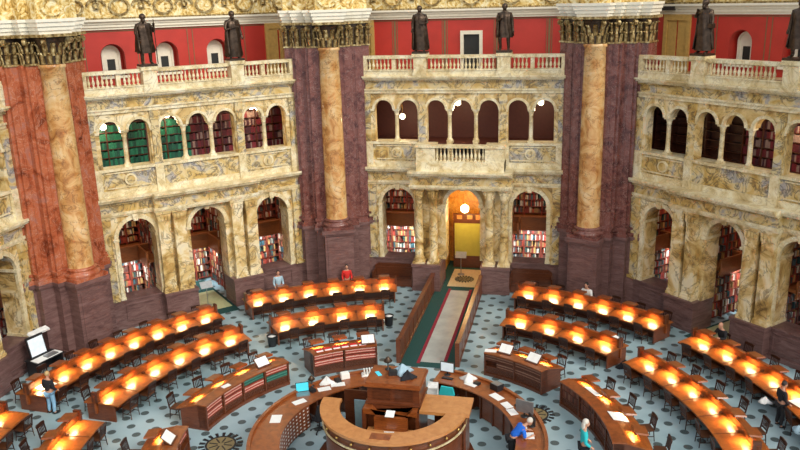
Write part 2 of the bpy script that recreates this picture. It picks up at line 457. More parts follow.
    part('upper_arcade', 'siena', uparc)
    def uptrim(mb):
        for uc in UP: archivolt(mb, uc, .485, 9.78, .13, A - .04, A + .1)
        for x in (-4.85, -2.25, -2.02, 2.02, 2.25, 4.85): mb.box(x - .12, x + .12, A - .05, A + .5, 9.68, 9.8)
    part('upper_arch_trim', 'siena_pale', uptrim)
    for x in (-3.55, -.695, .695, 3.55):
        def mk(): return small_column(1.73, .11, 0, 0).build('column', 'siena_pale')
        inst('upcol', mk, root, (x, A + .22, 8.05))
    # top entablature
    def ent2(mb):
        mb.box(-HW, HW, A - .06, A + .6, 10.62, 10.78); mb.box(-HW, HW, A - .12, A + .6, 10.78, 10.86)
        mb.box(-HW, HW, A - .18, A + .6, 11.3, 11.38); mb.box(-HW, HW, A - .3, A + .6, 11.38, 11.46); mb.box(-HW, HW, A - .36, A + .6, 11.46, 11.54)
    part('upper_cornice', 'siena_pale', ent2)
    def fr2(mb):
        mb.box(-HW, HW, A - .03, A + .6, 10.86, 11.22)
        for i in range(-57, 58): mb.box(i * .1 - .03, i * .1 + .03, A - .14, A, 11.22, 11.3)
        mb.box(-HW, HW, A - .05, A + .5, 11.22, 11.3)
    part('upper_frieze', 'siena_panel', fr2)
    # walkway slab, red wall behind
    def slab(mb): mb.box(-7.2, 7.2, A + .5, A + 3.9, 11.3, 11.54)
    part('walkway', 'siena', slab)
    RW = A + 3.9; RH = 8.85
    def redw(mb):
        if front: mb.box(-RH, RH, RW + .3, RW + .6, 11.3, 14.4)
        wins = [] if front else [(-2.75, .6), (0, .6), (2.75, .6)]
        if front:
            mb.box(-RH, -.50, RW, RW + .3, 11.3, 14.4); mb.box(.50, RH, RW, RW + .3, 11.3, 14.4); mb.box(-.50, .50, RW, RW + .3, 13.45, 14.4)
        else:
            arcade(mb, -RH, RH, [(u, w, 12.02, 13.0) for u, w in wins], 11.3, 14.4, RW, RW + .6)
            mb.box(-RH, RH, RW + .6, RW + .8, 11.3, 14.4)
    part('painted_wall', 'red_paint', redw)
    def stripes(mb):
        for x in ((-4.35, -1.5, 1.4, 4.25) if front else (-4.2, -1.35, 1.3, 4.2)):
            mb.box(x - .16, x - .12, RW - .02, RW, 11.5, 14.2); mb.box(x + .12, x + .16, RW - .02, RW, 11.5, 14.2)
            if front: mb.box(x - .06, x + .06, RW - .015, RW, 11.5, 14.2)
        mb.box(-5.6, 5.6, RW - .02, RW, 14.2, 14.24)
    part('painted_stripes', 'red_stripe', stripes)
    def upw(mb):
        mb.box(-RH, RH, RW - .12, RW + .5, 14.30, 14.42); mb.box(-RH, RH, RW - .2, RW + .5, 14.42, 14.56)
        mb.box(-RH, RH, RW - .26, RW + .5, 14.56, 14.70); mb.box(-RH, RH, RW - .4, RW + .5, 14.70, 14.80)
    part('white_entablature', 'white_stone', upw)
    def golden(mb): mb.box(-RH, RH, RW - .1, RW + .5, 14.8, 17.5)
    part('gilded_frieze', 'gold', golden)
    def medal(mb):
        for i in range(-85, 86): mb.box(i * .1 - .035, i * .1 + .03, RW - .2, RW, 14.8, 14.88)
        for i in range(-3, 4):
            u = i * 2.2
            archs = 20
            for j in range(archs):
                t0, t1 = 2 * PI * j / archs, 2 * PI * (j + 1) / archs
                q = lambda r, t: (u + r * math.cos(t), 15.4 + r * .8 * math.sin(t))
                mb.prism([q(.42, t0), q(.52, t0), q(.52, t1), q(.42, t1)], RW - .22, RW - .05)
            for s in (-1, 1):
                for j in range(10):
                    t0, t1 = PI * 1.6 * j / 10, PI * 1.6 * (j + 1) / 10
                    q = lambda r, t: (u + s * (1.0 - r * (1 - t / 9) * math.cos(t)), 15.45 + r * (1 - t / 9) * math.sin(t))
                    mb.prism([q(.28, t0), q(.4, t0), q(.4, t1), q(.28, t1)][::s], RW - .2, RW - .05)
    part('relief_scrolls', 'capital', medal)
    def och(mb):
        for s in (-1, 1):
            x = s * 6.35
            mb.box(x - .8, x - .6, RW - .12, RW, 11.54, 14.3); mb.box(x + .6, x + .8, RW - .12, RW, 11.54, 14.3); mb.box(x - .6, x + .6, RW - .12, RW, 14.0, 14.3)
            mb.box(x - .6, x - .05, RW - .05, RW, 11.54, 14.0); mb.box(x + .05, x + .6, RW - .05, RW, 11.54, 14.0)
    part('ochre_side_door', 'ochre', och)
    if front:
        d = tag(empty('door_1', (0, 0, 0)), kind='structure'); d.parent = root
        mb = MB(); mb.box(-.62, -.44, RW - .1, RW + .1, 11.54, 13.62); mb.box(.44, .62, RW - .1, RW + .1, 11.54, 13.62); mb.box(-.44, .44, RW - .1, RW + .1, 13.42, 13.62); mb.build('door_frame', 'white_stone', d)
        mb = MB(); mb.box(-.44, .44, RW + .12, RW + .2, 11.54, 13.42); mb.build('door_leaf', 'glass_dark', d)
    else:
        for u in (-2.75, 0, 2.75):
            w = tag(empty('window_1', (0, 0, 0)), kind='structure'); w.parent = root
            def mk():
                mb = MB(); yy = RW + .52
                mb.box(-.46, -.2, yy, yy + .15, 12.02, 13.05); mb.box(.2, .46, yy, yy + .15, 12.02, 13.05); mb.box(-.2, .2, yy, yy + .15, 12.82, 13.05); mb.box(-.2, .2, yy, yy + .15, 12.02, 12.12)
                pts = [(.46 * math.cos(PI * i / 12), 13.05 + .46 * math.sin(PI * i / 12)) for i in range(13)]
                mb.prism(pts, yy, yy + .15); archivolt(mb, 0, .36, 13.05, .10, yy - .06, yy + .1)
                mb.box(-.46, -.36, yy - .06, yy, 12.02, 13.05); mb.box(.36, .46, yy - .06, yy, 12.02, 13.05)
                mb.box(-.70, .70, RW - .14, RW + .55, 11.90, 12.02); return mb.build('window_frame', 'white_stone')
            inst('wf', mk, w, (u, 0, 0))
            def mk():
                mb = MB(); mb.box(-.21, .21, RW + .55, RW + .57, 12.1, 12.84); return mb.build('pane', 'glass_dark')
            inst('wp', mk, w, (u, 0, 0))
    # loggia interior
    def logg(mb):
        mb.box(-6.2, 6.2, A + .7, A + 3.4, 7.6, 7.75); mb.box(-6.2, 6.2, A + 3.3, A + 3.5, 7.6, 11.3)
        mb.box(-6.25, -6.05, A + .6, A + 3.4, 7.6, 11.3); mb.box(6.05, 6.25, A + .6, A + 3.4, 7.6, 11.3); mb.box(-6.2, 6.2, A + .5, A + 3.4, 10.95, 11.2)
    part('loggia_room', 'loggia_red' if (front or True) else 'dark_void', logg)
    # ground alcoves
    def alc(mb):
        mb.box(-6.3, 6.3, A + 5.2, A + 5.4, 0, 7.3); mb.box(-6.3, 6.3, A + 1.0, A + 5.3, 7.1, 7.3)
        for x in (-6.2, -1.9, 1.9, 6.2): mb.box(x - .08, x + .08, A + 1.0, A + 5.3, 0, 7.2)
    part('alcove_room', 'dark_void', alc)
    def mez(mb):
        for a, b_ in ((-6.1, -2.0), (2.0, 6.1)) if front else ((-6.1, -2.0), (-1.8, 1.8), (2.0, 6.1)):
            mb.box(a, b_, A + 2.9, A + 5.2, 2.75, 2.9); mb.box(a, b_, A + 2.85, A + 2.95, 2.5, 3.25); mb.box(a, b_, A + 2.8, A + 3.0, 3.25, 3.32)
            mb.box(a, a + .9, A + 1.2, A + 2.9, 2.75, 2.9); mb.box(b_ - .9, b_, A + 1.2, A + 2.9, 2.75, 2.9)
            mb.box(a + .85, a + .95, A + 1.2, A + 2.9, 2.5, 3.3); mb.box(b_ - .95, b_ - .85, A + 1.2, A + 2.9, 2.5, 3.3)
    part('mezzanine', 'parapet', mez)
    def shv(mb):
        spans = ((-6.1, -2.0), (2.0, 6.1)) if front else ((-6.1, -2.0), (-1.8, 1.8), (2.0, 6.1))
        for a, b_ in spans:
            n = int((b_ - a) / 1.0)
            for i in range(n + 1):
                x = a + (b_ - a) * i / n; mb.box(x - .05, x + .05, A + 4.7, A + 5.2, 0, 2.7); mb.box(x - .05, x + .05, A + 4.7, A + 5.2, 2.9, 6.2)
            for z in [0.1 + .4 * j for j in range(7)] + [3.0 + .4 * j for j in range(9)]:
                mb.box(a, b_, A + 4.72, A + 5.2, z, z + .03)
            for j in range(7): mb.box(b_ - .42, b_ - .02, A + 1.3, A + 4.4, .1 + .4 * j, .13 + .4 * j)
            for j in range(9): mb.box(b_ - .42, b_ - .02, A + 1.3, A + 4.4, 3.0 + .4 * j, 3.03 + .4 * j)
            for j in range(7): mb.box(a + .02, a + .42, A + 1.3, A + 4.4, .1 + .4 * j, .13 + .4 * j)
            for j in range(9): mb.box(a + .02, a + .42, A + 1.3, A + 4.4, 3.0 + .4 * j, 3.03 + .4 * j)
            for y in (1.3, 2.3, 3.3, 4.35): mb.box(a + .02, a + .44, A + y, A + y + .06, 0, 6.2)
            for y in (1.3, 2.3, 3.3, 4.35): mb.box(b_ - .44, b_ - .02, A + y, A + y + .06, 0, 6.2)
    part('bookshelves', 'shelf_red', shv)
    return root
roots = {k: build_wall(k) for k in (2, 1, 0, -1)}

# books of the alcoves and loggias: far past 300, one uncountable mass
def wall_T(k): return Matrix.Rotation(rad(45 * k), 4, 'Z')
mb = MB(); mg = MB(); mw = MB(); tubes = {}
rnd = random.Random(3)
for k in (2, 1, 0, -1):
    T = wall_T(k)
    spans = ((-6.1, -2.0), (2.0, 6.1)) if k == 0 else ((-6.1, -2.0), (-1.8, 1.8), (2.0, 6.1))
    for a, b_ in spans:
        for z in [.13 + .4 * j for j in range(6)] + [3.03 + .4 * j for j in range(8)]:
            x = a + .08
            while x < b_ - .5:
                w = rnd.choice((.06, .07, .09, .12)); h = rnd.uniform(.24, .35)
                if rnd.random() < .93: mb.box(x, x + w - .008, A + 4.75 + rnd.uniform(0, .06), A + 5.1, z, z + h, T)
                x += w
            y = A + 1.42
            while y < A + 4.3:
                w = rnd.choice((.07, .09, .12)); h = rnd.uniform(.24, .35)
                if rnd.random() < .93: mb.box(b_ - .42 + rnd.uniform(0, .05), b_ - .1, y, y + w - .008, z, z + h, T)
                if rnd.random() < .93: mb.box(a + .1, a + .42 - rnd.uniform(0, .05), y, y + w - .008, z, z + rnd.uniform(.24, .35), T)
                y += w
    # loggia bookcases
    if k != 0:
        for j in range(6):
            z = 7.78 + .42 * j
            x = -5.8
            while x < 5.8:
                w = rnd.choice((.08, .1, .14)); h = rnd.uniform(.28, .36)
                tgt = mg if (x < .2 and k > 0) else mw
                if j < 5 and (k > 0 and x < 3.2 or x > -1): tgt.box(x, x + w - .008, A + 2.2, A + 2.5, z, z + h, T)
                x += w
tag(mb.build('alcove_books', 'books'), 'many bound volumes filling the lit shelves inside the ground floor arched alcoves', 'books', kind='stuff')
tag(mg.build('gallery_books', 'books_green'), 'rows of green volumes seen through the upper gallery arches', 'books', kind='stuff')
tag(mw.build('gallery_books', 'books_wine'), 'rows of dark wine red volumes seen through the upper gallery arches', 'books', kind='stuff')
for k in (2, 1, -1):
    o = tag(empty('gallery_bookcase', (0, 0, 0), rad(45 * k)), {2: 'dark gallery bookcase behind the far left upper arches', 1: 'dark gallery bookcase behind the upper arches of the left wall', -1: 'dark gallery bookcase behind the upper arches of the right wall'}[k], 'bookcase', 'gallery bookcases')
    mb = MB(); mb.box(-5.9, 5.9, A + 2.55, A + 2.62, 7.75, 10.3)
    for i in range(13): mb.box(-5.9 + i * .98 - .03, -5.9 + i * .98 + .03, A + 2.15, A + 2.6, 7.75, 10.3)
    for j in range(7): mb.box(-5.9, 5.9, A + 2.17, A + 2.6, 7.745 + .42 * j, 7.775 + .42 * j)
    mb.build('shelves', 'wood_dark', o)

# ------------------------------------------------------------------ balustrades with their statue pedestals
def make_balustrade():
    root = empty('balustrade')
    mb = MB(); mb.box(-5.45, 5.45, A - .22, A + .18, 11.54, 11.86); mb.box(-5.45, 5.45, A - .26, A + .2, 11.80, 11.86); mb.build('plinth', 'siena_pale', root)
    mb = MB(); mb.box(-5.45, 5.45, A - .2, A + .16, 12.42, 12.58); mb.build('rail', 'siena_pale', root)
    for s in (-1, 1):
        mb = MB(); u = s * 2.16
        mb.box(u - .33, u + .33, A - .32, A + .3, 11.54, 12.5); mb.box(u - .4, u + .4, A - .38, A + .36, 12.5, 12.68); mb.box(u - .38, u + .38, A - .36, A + .34, 11.54, 11.7); mb.build('statue_pedestal', 'siena_pale', root)
        mb = MB(); mb.box(*sorted((s * 5.0, s * 5.42)), A - .24, A + .2, 11.86, 12.42); mb.build('end_post', 'siena_pale', root)
        for w in (1.28,): 
            mb = MB(); mb.box(s * 3.58 - .1, s * 3.58 + .1, A - .14, A + .1, 11.86, 12.42); mb.build('post', 'siena_pale', root)
    b0 = None
    for x in [i * .2 for i in range(-8, 9)] + [s * (2.68 + i * .2) for s in (-1, 1) for i in range(12)]:
        if abs(abs(x) - 3.58) < .13: continue
        if b0 is None: b0 = baluster_mb(.56).build('baluster', 'siena_pale', root)
        else:
            b = b0.copy(); col.objects.link(b); b.parent = root; b0 = b
        b0.location = (x, A - .02, 11.86)
    return root
bal = make_balustrade()
BL = {0: 'pale marble balustrade with turned balusters above the front arcade', 1: 'pale marble balustrade with turned balusters above the left wall arcade', 2: 'pale marble balustrade at the far left edge of the hall', -1: 'pale marble balustrade with turned balusters above the right wall arcade'}
for k in (0, 1, 2, -1):
    o = bal if k == 0 else copy_tree(bal)
    o.rotation_euler = (0, 0, rad(45 * k)); tag(o, BL[k], 'balustrade')
    if k == -1:
        for ch in [x for x in bpy.data.objects if x.parent == o and x.name.startswith('statue_pedestal')]: ch.location.x += .3

# ------------------------------------------------------------------ piers
def leaf(mb, T, w, h, out):
    # a curling acanthus leaf rising along +z and bending to -y
    pts = [(0, 0), (-.02, .35), (-.10, .7), (-.32, .95), (-.42, .86)]
    v = []
    for (y, z), ww in zip(pts, (.5, .55, .5, .42, .2)):
        v += [(-ww * w, y * out, z * h), (ww * w, y * out, z * h), (0, y * out - .05 * out - .03, z * h)]
    f = []
    for i in range(4):
        a = i * 3; f += [(a, a + 2, a + 5, a + 3), (a + 2, a + 1, a + 4, a + 5), (a + 1, a, a + 3, a + 4)]
    mb.add(v, f, True, T)
STEPS = [(1.06, 17.36), (1.70, 17.80), (2.20, 18.16)]
def outline(grow=0.0, dr=0.0):
    # stepped pier outline in pier frame (x tangential, y radial outward)
    L = []
    for hw, r in STEPS: L += [(-(hw + grow), r - dr)]
    return [(hw + grow, r - dr) for hw, r in STEPS]
def stepped(mb, z0, z1, g, back=19.5):
    for hw, r in outline(g, g): mb.box(-hw, hw, r, back, z0, z1)
def make_pier(stone='pier_red'):
    root = empty('pier')
    mb = MB()
    stepped(mb, 0, .35, .12); stepped(mb, .35, 3.45, .06); stepped(mb, 3.45, 3.52, .12); stepped(mb, 3.52, 3.66, .16)
    mb.box(-.80, .80, 16.50, 17.6, 0, .35); mb.box(-.76, .76, 16.56, 17.6, .35, 3.35); mb.box(-.62, .62, 16.53, 16.56, .55, 3.15)
    mb.box(-.83, .83, 16.47, 17.6, 3.35, 3.45); mb.box(-.90, .90, 16.40, 17.6, 3.45, 3.66)
    mb.build('pedestal', 'dado', root)
    mb = MB()
    stepped(mb, 3.66, 3.86, .13); stepped(mb, 3.86, 4.02, .05); stepped(mb, 4.02, 4.15, .10)
    stepped(mb, 4.15, 13.15, 0)
    # slim raised fillets between pilasters
    for s in (-1, 1):
        for hw, r in STEPS[:2]: mb.box(*sorted((s * (hw - .3), s * (hw + .14))), r + .14, r + .6, 4.15, 13.15); mb.box(*sorted((s * (hw - .32), s * (hw - .26))), r - .03, r, 4.3, 13.0)
    mb.build('pilasters', stone, root)
    mb = MB(); mb.box(-.80, .80, 16.42, 17.5, 3.66, 3.80)
    mb.lathe([(.78, 3.80), (.82, 3.88), (.78, 3.97), (.68, 4.0), (.66, 4.05), (.70, 4.1), (.70, 4.15), (.60, 4.2)], (0, 17.2, 0), 28)
    mb.build('column_base', stone, root)
    mb = MB(); mb.lathe([(.58, 4.2), (.56, 4.3), (.555, 8), (.53, 11), (.50, 12.95), (.56, 13.0), (.56, 13.1), (.51, 13.14)], (0, 17.2, 0), 32)
    mb.build('column_shaft', 'column_gold', root)
    mb = MB()
    core = MB(); core.lathe([(.50, 13.14), (.50, 13.3), (.54, 13.8), (.72, 14.22)], (0, 17.2, 0), 24)
    for hw, r in STEPS: core.box(-hw, hw, r - .02, 19.5, 13.15, 14.25)
    core.build('capital_core', 'bronze', root)  # dark core colour paints the shade in the recesses between the leaves
    c = Vector((0, 17.2, 0))
    for row, (z, h, w, o_, off) in enumerate(((13.16, .5, .2, .42, 0), (13.5, .55, .2, .48, .5))):
        for i in range(10):
            a = 2 * PI * (i + off) / 10
            leaf(mb, Matrix.Translation(c) @ Matrix.Rotation(a, 4, 'Z') @ Matrix.Translation((0, -.50, z)), w * 1.15, h, o_ * 1.15)
    for a in (PI / 4, 3 * PI / 4, 5 * PI / 4, 7 * PI / 4):
        T = Matrix.Translation(c) @ Matrix.Rotation(a, 4, 'Z')
        mb.cyl(T @ Vector((-.07, -.80, 14.1)), T @ Vector((.07, -.80, 14.1)), .14, n=10)
        mb.cyl(T @ Vector((0, -.55, 13.75)), T @ Vector((0, -.8, 14.15)), .07, .09, n=6)
    mb.box(-.82, .82, 16.38, 17.9, 14.26, 14.38)
    # pilaster capitals: leaves on front and side faces
    for hw, r in STEPS:
        mb.box(-hw - .16, hw + .16, r - .18, 19.6, 14.25, 14.38)
        mb.box(-hw - .05, hw + .05, r - .06, 19.5, 13.12, 13.2)
    prev = .6
    for hw, r in STEPS:
        for s in (-1, 1):
            w = hw - prev; n = 2
            for i in range(n):
                x = s * (prev + w * (i + .5) / n)
                leaf(mb, Matrix.Translation((x, r - .02, 13.2)), w / n * .8, .5, .5)
                leaf(mb, Matrix.Translation((x, r - .04, 13.62)), w / n * .75, .5, .62)
            nd = 2; dep = .9 if hw > 2.1 else .36
            for i in range(nd):
                for z, h, o_ in ((13.2, .5, .4), (13.62, .5, .55)):
                    leaf(mb, Matrix.Translation((s * (hw + .01), r + dep * (i + .5) / nd, z)) @ Matrix.Rotation(s * PI / 2, 4, 'Z'), dep / nd * .9, h, o_)
            T = Matrix.Translation((s * (hw - .02), r - .1, 14.08)) @ Matrix.Rotation(s * PI / 4, 4, 'Z')
            mb.cyl(T @ Vector((-.07, 0, 0)), T @ Vector((.07, 0, 0)), .14, n=10)
        prev = hw
    mb.build('capital', 'capital', root)
    mb = MB()
    for z0, z1, g in ((14.38, 14.52, .02), (14.52, 14.68, .08), (14.68, 14.86, .14), (14.86, 14.98, .2)):
        stepped(mb, z0, z1, g, 19.6); mb.box(-.72 - g, .72 + g, 16.6 - g, 18, z0, z1)
    mb.build('entablature', 'white_stone', root)
    mb = MB(); stepped(mb, 14.98, 17.6, -.05, 19.5); mb.box(-.62, .62, 16.75, 18, 14.98, 17.6)
    for i in range(20):
        t0, t1 = 2 * PI * i / 20, 2 * PI * (i + 1) / 20
        q = lambda r_, t: (r_ * math.cos(t), 15.5 + r_ * .8 * math.sin(t))
        mb.prism([q(.38, t0), q(.5, t0), q(.5, t1), q(.38, t1)], 16.6, 16.76)
    mb.build('gilded_frieze', 'gold', root)
    return root
pr = make_pier()
PLAB = {0: 'clustered red marble pier with golden column between left and front arcades', -1: 'clustered red marble pier with golden column between front and right arcades', 1: 'clustered red marble pier with golden column near the left edge', -2: 'clustered red marble pier beyond the right edge'}
for k in (0, -1, 1):
    o = pr if k == 0 else (make_pier('pier_orange') if k == 1 else copy_tree(pr))
    o.rotation_euler = (0, 0, rad(22.5 + 45 * k)); tag(o, PLAB[k], 'pier', 'great marble piers')

# ------------------------------------------------------------------ floor
mb = MB()
n = 48; R = 26
mb.add([(0, 0, 0)] + [(R * math.cos(2 * PI * i / n), R * math.sin(2 * PI * i / n), 0) for i in range(n)], [(0, 1 + i, 1 + (i + 1) % n) for i in range(n)])
tag(mb.build('floor', 'floor'), kind='structure')
def slab_struct(name, mat, boxes, T=None):
    mb = MB()
    for b_ in boxes: mb.box(*b_, T)
    return tag(mb.build(name, mat), kind='structure')
slab_struct('trim_1', 'carpet', [(-1.42, 1.05, 7.3, 23.0, 0, .02)])
slab_struct('trim_2', 'runner', [(-.55, .45, 7.75, 16.7, .02, .03)])
slab_struct('trim_3', 'crimson', [(-.70, -.55, 7.6, 16.9, .02, .032), (.45, .60, 7.6, 16.9, .02, .032)])
slab_struct('trim_4', 'pale_tile', [(-.85, .75, 17.3, 20.2, .02, .035)])
for k in (1, -1, 2):
    T = wall_T(k)
    slab_struct('trim_5', 'carpet', [(-.95, .95, A - 1.0, A + 4.6, 0, .02)], T)
    slab_struct('trim_6', 'green_tile', [(-.8, .8, A - .3, A + 2.6, .02, .035)], T)
def medallion(c, r, label, top=.02):
    root = tag(empty('floor_medallion', (c[0], c[1], 0)), label, 'floor medallion')
    mb = MB(); mb.lathe([(r * .62, 0), (r * .62, top)], (0, 0, .0), 32); mb.build('inner_disc', 'khaki_disc', root)
    mb = MB()
    for i in range(36):
        a0, a1 = 10 * i, 10 * i + 10
        mb.sweep([(r * .62, 0), (r * .70, 0), (r * .70, top + .01), (r * .62, top + .01)], a0, a1, 2)
        if i % 2 == 0: mb.sweep([(r * .74, 0), (r, 0), (r, top + .01), (r * .74, top + .01)], a0 + 1, a1 - 1, 2)
    for i in range(8):
        T = Matrix.Rotation(2 * PI * i / 8, 4, 'Z'); mb.box(-.03 * r, .03 * r, .15 * r, .55 * r, 0, top + .01, T)
    mb.build('dark_ring', 'black', root); 
medallion(pol(6.45, 180.5), .8, 'round inlaid floor medallion below the left curved bookcase desk')
medallion(pol(6.1, 41), .75, 'round inlaid floor medallion behind the right circulation counter')
medallion((-.05, 18.5), .55, 'round dark inlaid ring on the landing under the front doorway', .05)

# ------------------------------------------------------------------ front aisle partitions
for s, x in ((-1, -1.48), (1, 1.12)):
    root = tag(empty('aisle_partition', (x, 12, 0)), 'low panelled mahogany partition along the %s side of the central aisle' % ('left' if s < 0 else 'right'), 'partition')
    mb = MB(); mb.box(-.05, .05, -4.4, 4.5, 0, 1.0); mb.box(-.08, .08, -4.4, 4.5, 0, .12)
    for i in range(9):
        y = -4.3 + i * .98
        for q in (-1, 1): mb.box(*sorted((q * .05, q * .065)), y, y + .06, .15, .95); mb.box(*sorted((q * .05, q * .065)), y + .06, y + .98, .85, .95)
    mb.build('panel', 'wood_mid', root)  # shadow on the partitions is put into this darkened wood colour
    mb = MB(); mb.box(-.1, .1, -4.45, 4.5, 1.0, 1.06); mb.build('top_rail', 'wood_mid', root)
    mb = MB(); mb.box(-.1, .1, -4.5, -4.3, 0, 1.12); mb.build('end_post', 'wood_mid', root)

# front doorway: screen, vault, lamp
fr = roots[0]
mb = MB(); mb.box(-1.8, 1.8, A + 4.2, A + 4.3, 0, 7); mb.build('portal_back_wall', 'portal_gold', fr)
mb = MB(); mb.box(-1.82, -1.35, A + 1.0, A + 4.3, 0, 7); mb.box(1.35, 1.82, A + 1.0, A + 4.3, 0, 7); mb.box(-1.8, 1.8, A + 1.0, A + 4.3, 5.6, 5.8); mb.build('portal_vault', 'portal_gold', fr)
root = tag(empty('doorway_screen', (-.05, A + 3.1, 0)), 'tall yellow-green cloth screen standing in the front doorway', 'screen')
mb = MB(); mb.box(-.85, .85, -.05, .05, .75, 2.75); mb.build('cloth_panel', 'olive_wall', root)
mb = MB(); mb.box(-.92, .92, -.08, .08, 2.75, 3.3); mb.box(-.92, -.85, -.08, .08, 0, 2.75); mb.box(.85, .92, -.08, .08, 0, 2.75); mb.box(-.85, .85, -.06, .06, 0, .75); mb.build('frame', 'wood_dark', root)
mb = MB(); mb.box(-.7, -.4, -.12, -.08, 3.0, 3.22); mb.box(-.1, .2, -.12, -.08, 3.0, 3.22); mb.box(.4, .75, -.12, -.08, 2.98, 3.25); mb.build('carved_plaque', 'wood_light', root)
def sign_stand(loc, rz, label):
    root = tag(empty('sign_stand', loc, rz), label, 'sign stand')
    mb = MB(); mb.lathe([(.2, 0), (.2, .03), (.03, .06)], n=16); mb.cyl((0, 0, .04), (0, 0, 1.1), .02); mb.build('post', 'grey_metal', root)
    mb = MB(); T = Matrix.Translation((0, 0, 1.18)) @ Matrix.Rotation(-.7, 4, 'X'); mb.box(-.32, .32, -.015, .015, -.2, .2, T); mb.build('sign_panel', 'grey_metal', root)
sign_stand((-.35, 19.3, .035), 0, 'grey sign on a thin post before the front doorway screen')
sign_stand(pol(18.0, 135.8, .035), rad(45), 'grey sign on a thin post inside the left wall doorway')

# hanging lamps
def hang_lamp(loc, zc, label, mat='globe', s=.2, grp='gallery lamps'):
    root = tag(empty('hanging_lamp', loc), label, 'lamp', grp)
    mb = MB(); mb.lathe([(s * .5, -s), (s, -s * .6), (s, s * .5), (s * .4, s)], n=12); mb.build('globe', mat, root)
    mb = MB(); mb.cyl((0, 0, s), (0, 0, zc - loc[2]), .02, n=6); mb.build('chain', 'brass', root)
    return root
def wl(k, u, z, d): return wall_T(k) @ Vector((u, A + d, z))
for k, u, z, lab in ((1, -4.2, 9.86, 'glowing lamp hanging behind the leftmost upper arch of the left wall'), (1, 3.4, 10.15, 'glowing lamp hanging behind the second upper arch from the pier of the left wall'),
                     (1, -1.1, 10.15, 'glowing lamp hanging behind the third upper arch of the left wall'),
                     (0, -.42, 9.95, 'glowing lamp hanging behind the central upper arch of the front wall'), (0, 3.98, 9.98, 'glowing lamp hanging behind the rightmost upper arch of the front wall'),
                     (0, -3.5, 9.2, 'low glowing lamp behind the second upper arch of the front wall'), (-1, 1.87, 10.12, 'glowing lamp hanging behind the upper arches near the right edge')):
    hang_lamp(wl(k, u, z, 1.4), 10.95, lab, s=.15)
    li = bpy.data.lights.new('gallery_lamp_light', 'POINT'); li.energy = 60; li.color = (1, .75, .45); li.shadow_soft_size = .15
    lo = bpy.data.objects.new('gallery_lamp_light', li); col.objects.link(lo); lo.location = wl(k, u, z - .32, 1.4)
hang_lamp((-.15, A + 2.0, 3.9), 5.6, 'bright lantern hanging in the golden vault of the front doorway', 'globe2', .22, None)
def area(name, loc, rot, sx, sy, e, c, spread=None):
    li = bpy.data.lights.new(name, 'AREA'); li.shape = 'RECTANGLE'; li.size = sx; li.size_y = sy; li.energy = e; li.color = c
    if spread: li.spread = spread
    o = bpy.data.objects.new(name, li); col.objects.link(o); o.location = loc; o.rotation_euler = rot; return o
for z, e in ((3.3, 70), (4.5, 90)):
    li = bpy.data.lights.new('portal_lamp_light', 'POINT'); li.energy = e; li.color = (1, .72, .3); li.shadow_soft_size = .2
    lo = bpy.data.objects.new('portal_lamp_light', li); col.objects.link(lo); lo.location = (-.15, A + 2.0, z)
# tube lights over alcove shelves
for k in (2, 1, 0, -1):
    for uc in ((-3.9, 3.9) if k == 0 else (-3.9, 0, 3.9)):
        for z, e, c in ((2.42, 190, (.85, .95, 1)), (6.6, 70, (1, .72, .5))):
            p = wl(k, uc, z, 3.0 if z < 3 else 2.2)
            area('alcove_shelf_light', p, (rad(50), 0, rad(45 * k)), 3.0, .3, e, c, rad(140))
        if k != 2:
            root = tag(empty('tube_lamp', wl(k, uc, 2.47, 3.0), rad(45 * k)), 'slim tube lamp under the mezzanine of the %s alcove, %s' % ({1: 'left wall', 0: 'front wall', -1: 'right wall'}[k], {-3.9: 'its left bay', 0: 'its middle bay', 3.9: 'its right bay'}[uc]), 'lamp', 'alcove tube lamps')
            mb = MB(); mb.box(-1.4, 1.4, -.06, .06, -.02, .03); mb.build('housing', 'grey_metal', root)

# ------------------------------------------------------------------ statues and people
def figure_mesh(name, J, E, Rr, mats, extra=None, sub=1):
    names = list(J); idx = {n_: i for i, n_ in enumerate(names)}
    me = bpy.data.meshes.new(name); me.from_pydata([J[n_] for n_ in names], [(idx[a], idx[b_]) for a, b_ in E], [])
    o = bpy.data.objects.new(name, me); col.objects.link(o)
    md = o.modifiers.new('skin', 'SKIN'); md.use_smooth_shade = True
    sv = me.skin_vertices[0].data
    for n_, i in idx.items():
        r = Rr[n_]; sv[i].radius = (r if isinstance(r, tuple) else (r, r)); sv[i].use_root = (i == 0)
    if sub:
        s2 = o.modifiers.new('sub', 'SUBSURF'); s2.levels = sub; s2.render_levels = sub
    dg = bpy.context.evaluated_depsgraph_get(); dg.update()
    m2 = bpy.data.meshes.new_from_object(o.evaluated_get(dg))
    bpy.data.objects.remove(o)
    if extra:
        bm = bmesh.new(); bm.from_mesh(m2)
        vs = [bm.verts.new(v) for v in extra.v]
        for f in extra.f:
            try: ff = bm.faces.new([vs[i] for i in f]); ff.smooth = True
            except ValueError: pass
        bm.to_mesh(m2); bm.free()
    m2.materials.clear(); m2.materials.append(M[mats]); m2.name = name
    for p in m2.polygons: p.use_smooth = True
    return m2
V = Vector
